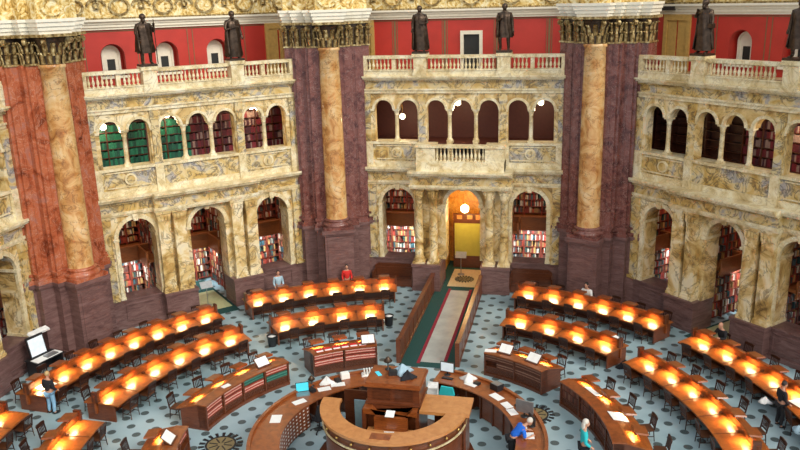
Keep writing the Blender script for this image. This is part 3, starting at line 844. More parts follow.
def joints(pose):
    # facing +Y ; x to the figure's right
    J = {}
    if pose in ('stand', 'lean'):
        J.update(pelvis=V((0, 0, .95)), spine=V((0, 0, 1.15)), chest=V((0, .0, 1.36)), neck=V((0, .01, 1.52)), head=V((0, .04, 1.66)))
        for s, q in ((1, 'r'), (-1, 'l')):
            J.update({'hip' + q: V((s * .10, 0, .88)), 'knee' + q: V((s * .12, .03, .48)), 'ank' + q: V((s * .13, -.02, .09)), 'toe' + q: V((s * .15, .15, .03)),
                      'sho' + q: V((s * .19, 0, 1.42)), 'elb' + q: V((s * .25, .0, 1.13)), 'wri' + q: V((s * .22, .18, .98))})
        if pose == 'lean':
            for n_ in list(J):
                if J[n_].z > 1.0 and not n_.startswith(('hip', 'knee', 'ank', 'toe')):
                    J[n_] = V((0, 0, .93)) + Matrix.Rotation(-rad(48), 3, 'X') @ (J[n_] - V((0, 0, .93)))
            for s, q in ((1, 'r'), (-1, 'l')):
                J['wri' + q] = V((s * .2, .62, 1.02)); J['elb' + q] = V((s * .3, .38, 1.0))
            J['head'] += V((0, .02, .03))
    if pose == 'sit':
        J.update(pelvis=V((0, -.05, .55)), spine=V((0, -.04, .75)), chest=V((0, .02, .96)), neck=V((0, .05, 1.12)), head=V((0, .10, 1.26)))
        for s, q in ((1, 'r'), (-1, 'l')):
            J.update({'hip' + q: V((s * .10, 0, .53)), 'knee' + q: V((s * .13, .42, .52)), 'ank' + q: V((s * .13, .42, .09)), 'toe' + q: V((s * .14, .58, .03)),
                      'sho' + q: V((s * .19, .02, 1.02)), 'elb' + q: V((s * .27, .14, .78)), 'wri' + q: V((s * .17, .38, .84))})
    return J
LIMB = dict(pelvis=(.15, .11), spine=(.13, .10), chest=(.16, .11), neck=.055, head=.06, hipr=.09, hipl=.09, kneer=.06, kneel=.06, ankr=.04, ankl=.04, toer=.035, toel=.035,
            shor=.065, shol=.065, elbr=.042, elbl=.042, wrir=.028, wril=.028)
EDG = [('pelvis', 'spine'), ('spine', 'chest'), ('chest', 'neck'), ('neck', 'head')] + [e for q in 'rl' for e in (('pelvis', 'hip' + q), ('hip' + q, 'knee' + q), ('knee' + q, 'ank' + q), ('ank' + q, 'toe' + q), ('chest', 'sho' + q), ('sho' + q, 'elb' + q), ('elb' + q, 'wri' + q))]
def head_extra(J, tilt=0.0):
    e = MB(); h = J['head']; T = Matrix.Translation(h) @ Matrix.Rotation(tilt, 4, 'X')
    e.ell((0, .0, .04), .078, .098, .118, 14, 12, T); e.ell((0, .045, -.03), .055, .055, .06, 10, 8, T)
    e.prism([(-.014, .02), (.014, .02), (.018, -.015), (-.018, -.015)], .09, .118, T)
    for s in (-1, 1):
        e.ell((s * .08, -.005, .025), .012, .022, .032, 8, 6, T); e.ell((s * .03, .088, .045), .013, .01, .009, 8, 6, T)
    e.ell((0, .096, -.035), .026, .012, .009, 8, 6, T)
    # hands: palm, four fingers and a side thumb
    for q, s in (('r', 1), ('l', -1)):
        w = J['wri' + q]; d = (w - J['elb' + q]).normalized()
        side = V((-s, 0, 0)); side = (side - d * side.dot(d)).normalized(); nrm = d.cross(side).normalized()
        e.cyl(w - d * .02, w + d * .085, .03, .038, 8)
        for i, L in enumerate((.065, .078, .072, .055)):
            p = w + d * .08 + side * (.03 - .02 * i); m_ = p + d * L * .55; tip = m_ + (d * .7 + V((0, 0, -.7))).normalized() * L * .5
            e.cyl(p, m_, .0095, .009, 6); e.cyl(m_, tip, .009, .007, 6)
        p = w + d * .03 + side * .034; e.cyl(p, p + (d + side).normalized() * .06, .012, .009, 6)
    return e
def person(loc, rz, pose, shirt, trousers, hair, label, scale=1.0, long_hair=False, bald=False, long_sleeve=True, z0=0.0):
    root = tag(empty('person', loc, rz), label, 'person'); root.scale = (scale,) * 3
    J = joints(pose); R_ = dict(LIMB); R_['head'] = .05
    tilt = {'stand': -.15, 'lean': -.75, 'sit': -.35}[pose]
    b = bpy.data.objects.new('body', figure_mesh('body', J, EDG, R_, 'skin', head_extra(J, tilt))); col.objects.link(b); b.parent = root
    up = ['spine', 'chest', 'neck', 'pelvis', 'shor', 'shol', 'elbr', 'elbl'] + (['wrir', 'wril'] if long_sleeve else [])
    JS = {n_: J[n_].copy() for n_ in ['pelvis', 'spine', 'chest', 'neck', 'shor', 'elbr', 'shol', 'elbl'] + (['wrir', 'wril'] if long_sleeve else [])}
    JS['neck'] = J['chest'].lerp(J['neck'], .7)
    for q in 'rl':
        if long_sleeve: JS['wri' + q] = J['elb' + q].lerp(J['wri' + q], .9)
    RS = {n_: (tuple(x + .022 for x in LIMB[n_]) if isinstance(LIMB[n_], tuple) else LIMB[n_] + .018) for n_ in JS}; RS['neck'] = .075; RS['pelvis'] = (.175, .135)
    ES = [e for e in EDG if e[0] in JS and e[1] in JS]
    o = bpy.data.objects.new('shirt', figure_mesh('shirt', JS, ES, RS, shirt)); col.objects.link(o); o.parent = root
    JT = {n_: J[n_].copy() for n_ in ['pelvis', 'hipr', 'kneer', 'ankr', 'hipl', 'kneel', 'ankl']}
    RT = {n_: (tuple(x + .015 for x in LIMB[n_]) if isinstance(LIMB[n_], tuple) else LIMB[n_] + .02) for n_ in JT}
    o = bpy.data.objects.new('trousers', figure_mesh('trousers', JT, [e for e in EDG if e[0] in JT and e[1] in JT], RT, trousers)); col.objects.link(o); o.parent = root
    for q in 'rl':
        mb = MB(); a = J['ank' + q]; t = J['toe' + q]; mb.ell(((a.x + t.x) / 2, (a.y + t.y) / 2 + .01, .045), .05, .14, .05); mb.build('shoe', 'black', root)
    if not bald:
        mb = MB(); T = Matrix.Translation(J['head']) @ Matrix.Rotation(tilt, 4, 'X')
        mb.ell((0, -.022, .068), .09, .102, .105, 14, 10, T)
        if long_hair: mb.ell((0, -.07, -.05), .10, .06, .16, 12, 8, T)
        mb.build('hair', hair, root)
    return root

def statue(loc, rz, kind, label):
    root = tag(empty('bronze_statue', loc, rz), label, 'statue', 'bronze statues on the balustrades')
    root.scale = (1.55, 1.5, 1.27)
    J = joints('stand'); R_ = {k_: (tuple(x * 1.15 for x in v) if isinstance(v, tuple) else v * 1.15) for k_, v in LIMB.items()}
    if kind == 'staff': J['elbl'] = V((-.3, .04, 1.15)); J['wril'] = V((-.26, .2, 1.38))
    if kind == 'toga': J['wrir'] = V((.02, .22, 1.2)); J['elbr'] = V((.27, .1, 1.12)); J['wril'] = V((-.28, .05, .88))
    if kind == 'coat': J['wrir'] = V((.1, .22, 1.24)); J['wril'] = V((-.27, .04, .85)); J['kneer'] += V((.03, .06, 0))
    if kind == 'gown': J['wril'] = V((-.1, .24, 1.12)); J['wrir'] = V((.24, .12, .9))
    if kind == 'pointing': J['elbl'] = V((-.34, .05, 1.42)); J['wril'] = V((-.2, .12, 1.68)); J['wrir'] = V((.27, .05, .88))
    if kind == 'philosopher': J['elbr'] = V((.3, .05, 1.2)); J['wrir'] = V((.12, .2, 1.42)); J['wril'] = V((-.27, .05, .9))
    e = head_extra(J); h = J['head']
    e.ell((h.x, h.y - .02, h.z + .06), .095, .11, .11, 12, 8)
    if kind in ('toga', 'philosopher', 'staff'): e.ell((h.x, h.y + .07, h.z - .08), .05, .045, .08, 8, 6)
    b = bpy.data.objects.new('body', figure_mesh('body', J, EDG, R_, 'bronze', e)); col.objects.link(b); b.parent = root
    long_ = {'staff': .42, 'toga': .08, 'coat': .52, 'gown': .07, 'pointing': .3, 'philosopher': .12}[kind]
    ph = hash_k = len(kind)
    fold = lambda t, z: 1 + .10 * math.sin(7 * t + ph + z * 3) + .05 * math.sin(13 * t - z * 5)
    mb = MB()
    prof = [(.25, long_), (.255, long_ + .05), (.23, .75), (.215, .95), (.19, 1.12), (.205, 1.3), (.17, 1.43), (.08, 1.5)]
    mb.lathe(prof, n=36, fold=fold, mat=Matrix.Diagonal((1, .74, 1, 1))); mb.build('robe', 'bronze', root)
    # draped cloak over one shoulder and down the back
    mb = MB(); n_ = 14; rows = 10; v = []
    for j in range(rows):
        z = 1.46 - j * (1.46 - long_ - .05) / (rows - 1); rr = .2 + .09 * j / rows
        for i in range(n_):
            t = rad(150 + 230 * i / (n_ - 1)) + .06 * j
            q = rr * (1.08 + .07 * math.sin(5 * t + j * .4)); v.append((q * math.cos(t), q * .85 * math.sin(t), z))
    v += [(x * .9, y * .9, z) for x, y, z in v]; o_ = n_ * rows
    f = []
    for j in range(rows - 1):
        for i in range(n_ - 1):
            a = j * n_ + i; f.append((a, a + 1, a + n_ + 1, a + n_)); f.append((a + o_, a + n_ + o_, a + n_ + 1 + o_, a + 1 + o_))
    for j in range(rows - 1):
        for i in (0, n_ - 1): a = j * n_ + i; f.append((a, a + n_, a + n_ + o_, a + o_))
    for i in range(n_ - 1):
        for j in (0, rows - 1): a = j * n_ + i; f.append((a, a + 1, a + 1 + o_, a + o_))
    mb.add(v, f, True); mb.build('cloak', 'bronze', root)
    mb = MB(); mb.box(-.25, .25, -.22, .24, -.06, .03); mb.build('base', 'bronze', root)
    if kind == 'staff':
        mb = MB(); mb.cyl((-.26, .26, .03), (-.26, .22, 1.62), .014); mb.build('staff', 'bronze', root)
    if kind in ('gown', 'philosopher'):
        w = J['wril']; mb = MB(); mb.box(w.x - .1, w.x + .08, w.y - .02, w.y + .1, w.z - .02, w.z + .03 + .1); mb.build('book', 'bronze', root)
for k, u, kind, lab in ((1, -2.16, 'staff', 'bronze statue of a draped figure with a staff, leftmost of the full statues'), (1, 2.16, 'toga', 'bronze toga-clad statue on the left balustrade beside the golden pier'),
                        (0, -2.16, 'gown', 'bronze statue in a long gown on the left half of the front balustrade'), (0, 2.16, 'coat', 'bronze statue in a knee length coat on the right half of the front balustrade'),
                        (-1, -2.16, 'philosopher', 'bronze cloaked statue on the right balustrade nearest the pier'), (-1, 2.16, 'pointing', 'bronze statue with raised arm at the right edge of the photo')):
    statue(wall_T(k) @ V((u + (.3 if k == -1 else 0), A - .02, 12.74)), rad(45 * k) + PI, kind, lab)

# ------------------------------------------------------------------ reading chairs
def make_chair():
    root = empty('reading_chair')
    mb = MB(); mb.prism([(-.22, .42), (.22, .42), (.23, .455), (-.23, .455)], -.2, .22); mb.box(-.2, .2, -.18, .2, .38, .42); seat = mb.build('seat', 'seat_leather', root)
    mb = MB()
    T = Matrix.Translation((0, -.2, .45)) @ Matrix.Rotation(rad(9), 4, 'X')
    mb.box(-.225, -.185, -.02, .02, 0, .47, T); mb.box(.185, .225, -.02, .02, 0, .47, T)
    pts = [(-.24, .40), (.24, .40), (.24, .49), (.12, .515), (-.12, .515), (-.24, .49)]
    mb.prism(pts, -.025, .02, T); mb.box(-.19, .19, -.012, .012, .08, .12, T)
    for x in (-.11, -.037, .037, .11): mb.box(x - .014, x + .014, -.01, .01, .12, .41, T)
    back = mb.build('backrest', 'chair_wood', root)
    kids = [(seat, []), (back, [])]
    for sx in (-1, 1):
        for sy in (-1, 1):
            mb = MB(); mb.cyl((sx * .2, sy * .18, .43), (sx * .22, sy * .22, 0), .022, .016, 6); kids.append((mb.build('leg', 'chair_wood', root), []))
    mb = MB()
    for sx in (-1, 1): mb.box(sx * .21 - .01, sx * .21 + .01, -.2, .2, .18, .205)
    mb.box(-.21, .21, -.01, .01, .18, .205); kids.append((mb.build('stretcher', 'chair_wood', root), []))
    return root, kids
ch_root, ch_kids = make_chair(); ch_used = [False]
def chair(r, a, facing_out, label, group=None, jitter=True, turn=0):
    if not ch_used[0]: o = ch_root; ch_used[0] = True
    else: o = fast_copy(ch_root, ch_kids)
    dr = random.uniform(-.05, .07) if jitter else 0; da = random.uniform(-.35, .35) if jitter else 0
    o.location = pol(r + dr, a + da, 0); o.rotation_euler = (0, 0, rad(a + (-90 if facing_out else 90)) + random.uniform(-.12, .12) * jitter + turn)
    if 'group' in o.keys(): del o['group']
    tag(o, label, 'chair', group); return o
ORD = ['first', 'second', 'third', 'fourth', 'fifth', 'sixth', 'seventh', 'eighth']

# ------------------------------------------------------------------ desks
def lamp_parts():
    mb = MB()
    mb.prism([(-.30, -.02), (.30, -.02), (.27, .03), (-.27, .03)], -.24, .19); mb.box(-.30, .30, -.265, -.24, -.075, .012); hood = mb.build('lamp_hood', 'wood')
    mb = MB(); mb.cyl((-.17, -.06, -.04), (.17, -.06, -.04), .014, n=8); tube = mb.build('lamp_tube', 'lamp', hood)
    mb = MB(); mb.box(-.02, .02, -.02, .02, -.16, -.02); stem = mb.build('stem', 'brass', hood)
    return hood, tube, stem
hood0, tube0, stem0 = lamp_parts(); hood_used = [False]
def lamp(parent, r, a, z, origin, tilt, mat_e=6.5):
    if not hood_used[0]: h = hood0; hood_used[0] = True
    else:
        h = hood0.copy(); col.objects.link(h)
        for s_ in (tube0, stem0): c = s_.copy(); col.objects.link(c); c.parent = h
    h.parent = parent; h.location = pol(r, a, z) - origin; h.rotation_euler = (tilt, 0, rad(a - 90))
    li = bpy.data.lights.get('desk_lamp_light') or bpy.data.lights.new('desk_lamp_light', 'AREA')
    li.shape = 'RECTANGLE'; li.size = .40; li.size_y = .10; li.energy = 23; li.color = (1, .66, .30); li.spread = rad(115)
    lo = bpy.data.objects.new('desk_lamp_light', li); col.objects.link(lo); lo.parent = parent
    lo.location = pol(r - .205, a, z - .06) - origin; lo.rotation_euler = (rad(-20), 0, rad(a - 90))
    return h
def double_desk(ri, a0, a1, n, name_, label, chairs=True):
    """long curved desk with seats on both sides of a lamp ridge; a0<a1 in degrees, ri the radius of its inner edge"""
    am = (a0 + a1) / 2; o = pol(ri + .9, am, 0); root = tag(empty('reading_desk', o), label, 'desk')
    S = lambda prof, mat, nm, b0=a0, b1=a1: (lambda m_: (m_.sweep(prof, b0, b1), m_.build(nm, mat, root, origin=o)))(MB())
    S([(ri, .70), (ri, .755), (ri + .99, .80), (ri + .99, .74)], 'wood_top', 'inner_top')
    S([(ri + 1.05, .74), (ri + 1.05, .80), (ri + 1.52, .755), (ri + 1.52, .70)], 'wood_top', 'outer_top')
    S([(ri + .98, .3), (ri + .98, 1.06), (ri + 1.07, 1.06), (ri + 1.07, .3)], 'wood', 'ridge')
    mb = MB(); mb.sweep([(ri + .965, 1.05), (ri + .965, 1.085), (ri + 1.11, 1.085), (ri + 1.11, 1.05)], a0, a1); mb.build('ridge_cap', 'wood', root, origin=o)
    mb = MB(); mb.sweep([(ri + .75, 0), (ri + .75, .1), (ri + 1.25, .1), (ri + 1.25, 0)], a0 + .4, a1 - .4)
    mb.sweep([(ri + .85, .1), (ri + .85, .72), (ri + 1.15, .72), (ri + 1.15, .1)], a0 + .4, a1 - .4); mb.build('centre_panel', 'wood_dark', root, origin=o)
    t = math.degrees(.06 / ri)
    for b0 in (a0 + .35, a1 - .35 - t):
        mb = MB(); mb.sweep([(ri + .22, 0), (ri + .22, .70), (ri + 1.45, .70), (ri + 1.45, 0)], b0, b0 + t, 2); mb.build('end_panel', 'wood_mid', root, origin=o)
    for i in range(n + 1):
        if i == 0 or i == n: continue
        a = a0 + (a1 - a0) * i / n
        mb = MB(); mb.sweep([(ri + .02, .762), (ri + .02, .775), (ri + .93, .817), (ri + .93, .80)], a - t / 4, a + t / 4, 1); mb.build('seat_divider', 'wood_mid', root, origin=o)
        mb = MB(); mb.sweep([(ri + .80, .80), (ri + .80, .86), (ri + .9, .88), (ri + .9, .80)], a - t * .8, a + t * .8, 2); mb.build('inkwell_box', 'wood_dark', root, origin=o)
    for b0 in (a0, a1 - 1.6 * t):
        mb = MB(); mb.sweep([(ri + .86, .74), (ri + .86, 1.2), (ri + 1.14, 1.2), (ri + 1.14, .74)], b0, b0 + 1.6 * t, 2); mb.build('ridge_post', 'wood_dark', root, origin=o)
    for i in range(n):
        a = a0 + (a1 - a0) * (i + .5) / n
        lamp(root, ri + 1.10, a, 1.20, o, rad(-6))
    if chairs:
        for i in range(n):
            a = a0 + (a1 - a0) * (i + .5) / n
            if (name_, i, 'in') not in SKIP: chair(ri - .02, a, True, 'dark chair, room side of %s, %s from the %s' % (name_, ORD[i], DIRN(a0)), 'room side chairs of %s' % name_)
            if (name_, i, 'out') not in SKIP and not (ri > 14.4 and min(abs(a - 112.5), abs(a - 67.5)) < 3.4): chair(ri + 1.82, a, False, 'dark chair, wall side of %s, %s from the %s' % (name_, ORD[i], DIRN(a0)), 'wall side chairs of %s' % name_)
    return root
def DIRN(a0): return 'right edge' if a0 < 90 else 'central aisle' if a0 < 120 else 'left wall doorway' if a0 < 160 else 'far left corner'
SKIP = {('the outer front left desk', 2, 'out'), ('the outer front left desk', 4, 'out'), ('the outer front right desk', 3, 'out'), ('the outer right desk', 7, 'out'), ('the outer right desk', 3, 'in')}
double_desk(14.10, 138, 176.5, 8, 'the outer left desk', 'long curved lamp-lit mahogany desk, outer row at left beside the standing man')
double_desk(10.95, 138.5, 176.5, 6, 'the inner left desk', 'curved lamp-lit mahogany desk, inner row at left in front of the longer outer desk')
double_desk(14.62, 102, 131.7, 6, 'the outer front left desk', 'long curved lamp-lit desk below the pier left of the central aisle')
double_desk(11.0, 104.8, 131.7, 4, 'the inner front left desk', 'short curved lamp-lit desk left of the aisle, between the outer desk and the red bookcase')
double_desk(14.58, 49.3, 78.5, 6, 'the outer front right desk', 'long curved lamp-lit desk below the pier right of the central aisle')
double_desk(10.95, 48, 76, 4, 'the inner front right desk', 'short curved lamp-lit desk right of the aisle, in front of the outer one')
double_desk(14.4, 5, 43.6, 8, 'the outer right desk', 'long curved lamp-lit desk along the right wall dado')
double_desk(10.95, 6, 43.2, 6, 'the inner right desk', 'curved lamp-lit desk at right, in front of the outermost right row')
double_desk(10.8, 182.5, 205, 4, 'the inner near left desk', 'curved lamp-lit desk cut by the bottom edge at left')
double_desk(14.0, 181.5, 200, 4, 'the outer near left desk', 'lamp-lit desk end cut off at the bottom left corner')

# bookcase desks with individually built volumes
def make_book(mat, nm):
    mb = MB(); mb.box(-.10, .09, -.031, .031, 0, .26); mb.prism([(-.10, 0), (-.10, .26), (-.106, .255), (-.106, .005)], -.024, .024)
    return mb.build(nm, mat)
book0 = {c: make_book('spine_' + c, 'book') for c in ('red', 'green', 'brown')}; book_used = {}
def book(c, r, a, z, label, group):
    if c not in book_used: o = book0[c]; book_used[c] = True
    else: o = book0[c].copy(); col.objects.link(o)
    o.location = pol(r, a, z); o.rotation_euler = (0, 0, rad(a))
    o.scale = (1, random.uniform(.85, 1.05), random.uniform(.93, 1.0))
    if 'group' in o.keys(): del o['group']
    tag(o, label, 'book', group); return o
def bookcase_desk(a0, a1, bays, seats, label, name_, colour, count, wood_='wood_mid', greens=()):
    ri = 7.38; am = (a0 + a1) / 2; o = pol(ri + .6, am, 0); root = tag(empty('bookcase_desk', o), label, 'desk')
    def S(prof, mat, nm, b0=a0, b1=a1): mb = MB(); mb.sweep(prof, b0, b1); return mb.build(nm, mat, root, origin=o)
    S([(ri - .04, 0), (ri - .04, .12), (ri + 1.1, .12), (ri + 1.1, 0)], wood_, 'plinth')
    S([(ri + .28, .12), (ri + .28, 1.0), (ri + .34, 1.0), (ri + .34, .12)], 'wood_dark', 'back_panel')
    S([(ri, .40), (ri, .43), (ri + .3, .43), (ri + .3, .40)], wood_, 'shelf'); S([(ri, .70), (ri, .73), (ri + .3, .73), (ri + .3, .70)], wood_, 'shelf')
    S([(ri - .06, .995), (ri - .06, 1.05), (ri + .42, 1.05), (ri + .42, .995)], 'wood', 'bookcase_top')
    S([(ri + .42, .98), (ri + .42, 1.03), (ri + 1.28, .80), (ri + 1.28, .75)], 'wood_top', 'reading_top')
    t = math.degrees(.05 / ri)
    for i in range(bays + 1):
        a = a0 + (a1 - a0 - 1.2 * t) * i / bays; mb = MB(); mb.sweep([(ri - .03, .12), (ri - .03, 1.0), (ri + .3, 1.0), (ri + .3, .12)], a, a + 1.2 * t, 2)
        mb.build('upright', wood_, root, origin=o)
    for b0 in (a0, a1 - t): mb = MB(); mb.sweep([(ri, .1), (ri, 1.0), (ri + .42, 1.0), (ri + 1.1, .80), (ri + 1.1, .1)], b0, b0 + t, 2); mb.build('end_panel', wood_, root, origin=o)
    # pierced vent strip along the foot
    mb = MB(); mb.sweep([(ri + .04, .12), (ri + .04, .40), (ri + .06, .40), (ri + .06, .12)], a0 + t, a1 - t); mb.build('vent_panel', 'wood_dark', root, origin=o)
    mb = MB(); n_ = int((a1 - a0) / 1.1)
    for i in range(n_):
        a = a0 + t + (a1 - a0 - 2 * t) * (i + .5) / n_; p = pol(ri + .02, a, .26); T = Matrix.Translation(p) @ Matrix.Rotation(rad(a), 4, 'Z')
        for j in range(8):
            q0, q1 = 2 * PI * j / 8, 2 * PI * (j + 1) / 8
            mb.cyl(T @ V((0, .05 * math.cos(q0), .085 * math.sin(q0))), T @ V((0, .05 * math.cos(q1), .085 * math.sin(q1))), .012, n=4)
    mb.build('vent_scrolls', wood_, root, origin=o)
    for i in range(seats):
        a = a0 + (a1 - a0) * (i + .5) / seats; lamp(root, ri + 1.0, a, 1.17, o, rad(-8))
        chair(9.05, a, False, 'dark chair behind %s, %s from the %s' % (name_, ORD[i], DIRN(a0)), 'chairs of %s' % name_)
    # volumes
    placed = 0; step = math.degrees(.066 / ri)
    for row, z in ((1, .73), (0, .43)):
        for bay in range(bays):
            b0 = a0 + (a1 - a0) * bay / bays + 1.4 * t; b1 = a0 + (a1 - a0) * (bay + 1) / bays - .4 * t
            a = b0 + step / 2
            while a < b1 - step / 2 and placed < count:
                c = 'green' if (row, bay) in greens else colour
                book(c, ri + .13, a, z, '%s bound volume on the %s shelf of %s' % (c, 'upper' if row else 'lower', name_), '%s volumes on the %s shelf of %s' % (c, 'upper' if row else 'lower', name_))
                placed += 1; a += step
    return root
bookcase_desk(139, 174.2, 4, 4, 'curved bookcase desk with red and green volumes at centre left', 'the left bookcase desk', 'red', 124, 'wood_mid', {(1, 1), (0, 0)})
bookcase_desk(108.2, 130.2, 2, 3, 'dark curved bookcase desk with red volumes left of the aisle', 'the front left bookcase desk', 'red', 80, 'wood_dark')
bookcase_desk(49.5, 71.5, 2, 3, 'dark curved bookcase desk with brown volumes right of the aisle', 'the front right bookcase desk', 'brown', 72, 'wood_dark')
bookcase_desk(5.5, 41.5, 4, 4, 'long curved bookcase desk at right beside the woman in turquoise', 'the right bookcase desk', 'brown', 0, 'wood_dark')
bookcase_desk(185.3, 207, 3, 2, 'bookcase desk cut by the bottom edge left of the floor medallion', 'the near left bookcase desk', 'red', 24, 'wood_mid')
# the right bookcase's books lie past the counted ones and stay one mass
mb = MB(); a = 6.2
while a < 41:
    for z in (.43, .73):
        if abs((a - 5.5) % 9.0 - 0) > .7: mb.sweep([(7.41, z), (7.41, z + .24), (7.6, z + .24), (7.6, z)], a, a + .42, 1)
    a += .5
tag(mb.build('dark_volumes', island_mat('dark_volume_cloth', [(.10, .03, .02), (.16, .05, .03), (.06, .02, .015), (.2, .09, .06)])), 'rows of dark volumes in the right bookcase desk', 'books', kind='stuff')

# ------------------------------------------------------------------ circulation ring counter
def ring(a0, a1, ri, ro, label, drawers=None):
    am = (a0 + a1) / 2; o = pol((ri + ro) / 2, am, 0); root = tag(empty('circulation_counter', o), label, 'counter')
    mb = MB(); mb.sweep([(ri, .98), (ri, 1.03), (ro, 1.03), (ro, .98)], a0, a1); mb.build('counter_top', 'wood', root, origin=o)
    mb = MB(); mb.sweep([(ro - .12, 1.03), (ro - .12, 1.12), (ro, 1.12), (ro, 1.03)], a0, a1); mb.build('outer_ledge', 'wood', root, origin=o)
    mb = MB(); mb.sweep([(ro - .35, 0), (ro - .35, .98), (ro - .06, .98), (ro - .06, 0)], a0 + .3, a1 - .3)
    mb.sweep([(ro - .35, 0), (ro - .35, .1), (ro, .1), (ro, 0)], a0, a1); mb.build('outer_panel', 'wood_mid', root, origin=o)
    n_ = int((a1 - a0) / 9)
    for i in range(n_ + 1):
        a = a0 + .6 + (a1 - a0 - 1.8) * i / n_; mb = MB(); mb.sweep([(ri + .06, 0), (ri + .06, .98), (ro - .3, .98), (ro - .3, 0)], a, a + .7, 1); mb.build('side_panel', 'wood_dark', root, origin=o)
    if drawers:
        d0, d1 = drawers
        mb = MB(); mb.sweep([(ri + .05, .05), (ri + .05, .97), (ri + .7, .97), (ri + .7, .05)], d0, d1); mb.build('drawer_cabinet', 'wood_mid', root, origin=o)
        m_ = 12; first = None
        for i in range(m_):
            a = d0 + (d1 - d0) * (i + .5) / m_
            for j in range(6):
                if first is None:
                    mt = MB(); mt.box(-.02, 0, -.11, .11, 0, .12); first = mt.build('drawer', 'wood', root)
                    mt = MB(); mt.box(-.024, -.02, -.05, .03, .035, .085); lab = mt.build('drawer_label', 'paper', first); d = first
                else:
                    d = first.copy(); col.objects.link(d); l2 = lab.copy(); col.objects.link(l2); l2.parent = d
                d.location = pol(ri + .05, a, .1 + .145 * j) - o; d.rotation_euler = (0, 0, rad(a))
    else:
        mb = MB(); mb.sweep([(ri + .1, .05), (ri + .1, .95), (ri + .14, .95), (ri + .14, .05)], a0 + 1, a1 - 30); mb.build('inner_panel', 'wood_mid', root, origin=o)
    return root
ring(103, 205, 3.88, 4.98, 'curved mahogany circulation counter with drawer fronts, left half of the ring', (156, 196))
ring(-14, 81, 4.15, 5.22, 'curved mahogany circulation counter, right half of the ring')

# ------------------------------------------------------------------ raised central desk
cd = tag(empty('central_desk', (.05, .03, 0)), 'raised horseshoe mahogany desk with tall podium in the centre of the room', 'desk')
OC = V((.05, .25, 0))
mb = MB(); mb.sweep([(1.86, 2.10), (1.86, 2.2), (2.52, 2.2), (2.52, 2.10)], 178, 360, 60); mb.build('horseshoe_top', 'wood_light', cd)
mb = MB(); mb.box(.93, 2.60, -.36, .84, 2.095, 2.204); mb.build('side_table_top', 'wood_light', cd)
mb = MB(); mb.sweep([(2.30, 1.95), (2.30, 2.1), (2.46, 2.1), (2.40, 1.95)], 180, 372, 60); mb.sweep([(2.3, .3), (2.3, 1.95), (2.36, 1.95), (2.36, .3)], 180, 372, 60)
mb.sweep([(2.28, 1.55), (2.28, 1.62), (2.42, 1.62), (2.42, 1.55)], 180, 372, 60); mb.box(1.25, 2.45, .70, .78, .3, 2.1); mb.box(2.38, 2.46, -.2, .78, .3, 2.1); mb.build('outer_panelling', 'wood_mid', cd)
mb = MB(); mb.sweep([(1.9, .3), (1.9, 2.1), (1.96, 2.1), (1.96, .3)], 180, 350, 50); mb.build('inner_panelling', 'wood_dark', cd)
mb = MB(); mb.sweep([(2.42, 1.72), (2.42, 1.76), (2.47, 1.76), (2.47, 1.72)], 182, 368, 60); mb.build('bright_rail', 'siena_pale', cd)
for i in range(12):
    a = 186 + i * 15.5; mb = MB(); p = pol(2.43, a, 1.90); mb.ell(p, .05, .05, .05); mb.build('knob', 'brass', cd)
mb = MB(); mb.lathe([(2.75, 0), (2.75, .18), (2.55, .18), (2.55, .32), (.1, .32)], n=40); mb.build('platform', 'wood_dark', cd)
pod = empty('podium', (0, 0, 0)); pod.parent = cd; pod.location = (0, .22, 0)
mb = MB()
mb.box(-.92, .88, -.28, .95, .3, 2.86); mb.box(-.98, .94, -.34, 1.0, 2.2, 2.28); mb.box(-1.05, -.92, -.6, .95, .3, 2.1); mb.box(.80, .92, -.6, .95, .3, 2.1)
mb.build('podium_box', 'wood_mid', pod)
mb = MB(); mb.box(-1.0, .96, -.42, 1.04, 2.86, 2.94); mb.box(-.95, .91, -.36, .98, 2.94, 3.0); mb.build('podium_top', 'wood', pod)
for x0, x1 in ((-.72, -.12), (.06, .66)):
    mb = MB(); mb.box(x0, x1, -.30, -.275, 2.36, 2.76); mb.build('recessed_panel', 'wood_dark', pod)
mb = MB(); mb.prism([(-1.0, 1.95), (-1.0, 2.15), (-.75, 2.15), (-.55, 1.92), (.45, 1.92), (.65, 2.15), (.85, 2.15), (.85, 1.95)], -.62, -.30); mb.box(-.6, .55, -.72, -.62, 1.45, 1.92); mb.build('lectern_ledge', 'wood', pod)
mb = MB(); mb.box(-.85, .82, -1.15, -.55, 1.38, 1.45); mb.build('lower_shelf', 'wood_light', pod)
mb = MB(); mb.box(-.80, .78, -1.1, -.6, .3, 1.38); mb.build('shelf_base', 'wood_dark', pod)
mb = MB(); T = Matrix.Translation((-1.25, .5, 1.25)) ; mb.box(-.3, .3, -.03, .03, -.6, .7, T); mb.build('blue_grey_door', 'blue_grey', cd)
mb = MB(); mb.prism([(-.6, 0), (.6, 0), (.6, 1.95), (-.6, 1.95)], .6, .66, Matrix.Translation((-1.4, .2, .2))); mb.build('rear_panel', 'wood_dark', cd)
mb = MB(); mb.box(-.3, .35, -1.75 - .55, -1.75 - .2, 2.2, 2.21); mb.build('desk_inset', 'wood', cd)
# lower reading ledge seen at the very bottom
mb = MB(); mb.box(1.0, 2.1, -2.9, -2.3, 1.35, 1.42); mb.box(1.1, 2.0, -2.75, -2.35, .3, 1.35); mb.build('card_shelf', 'wood', cd)

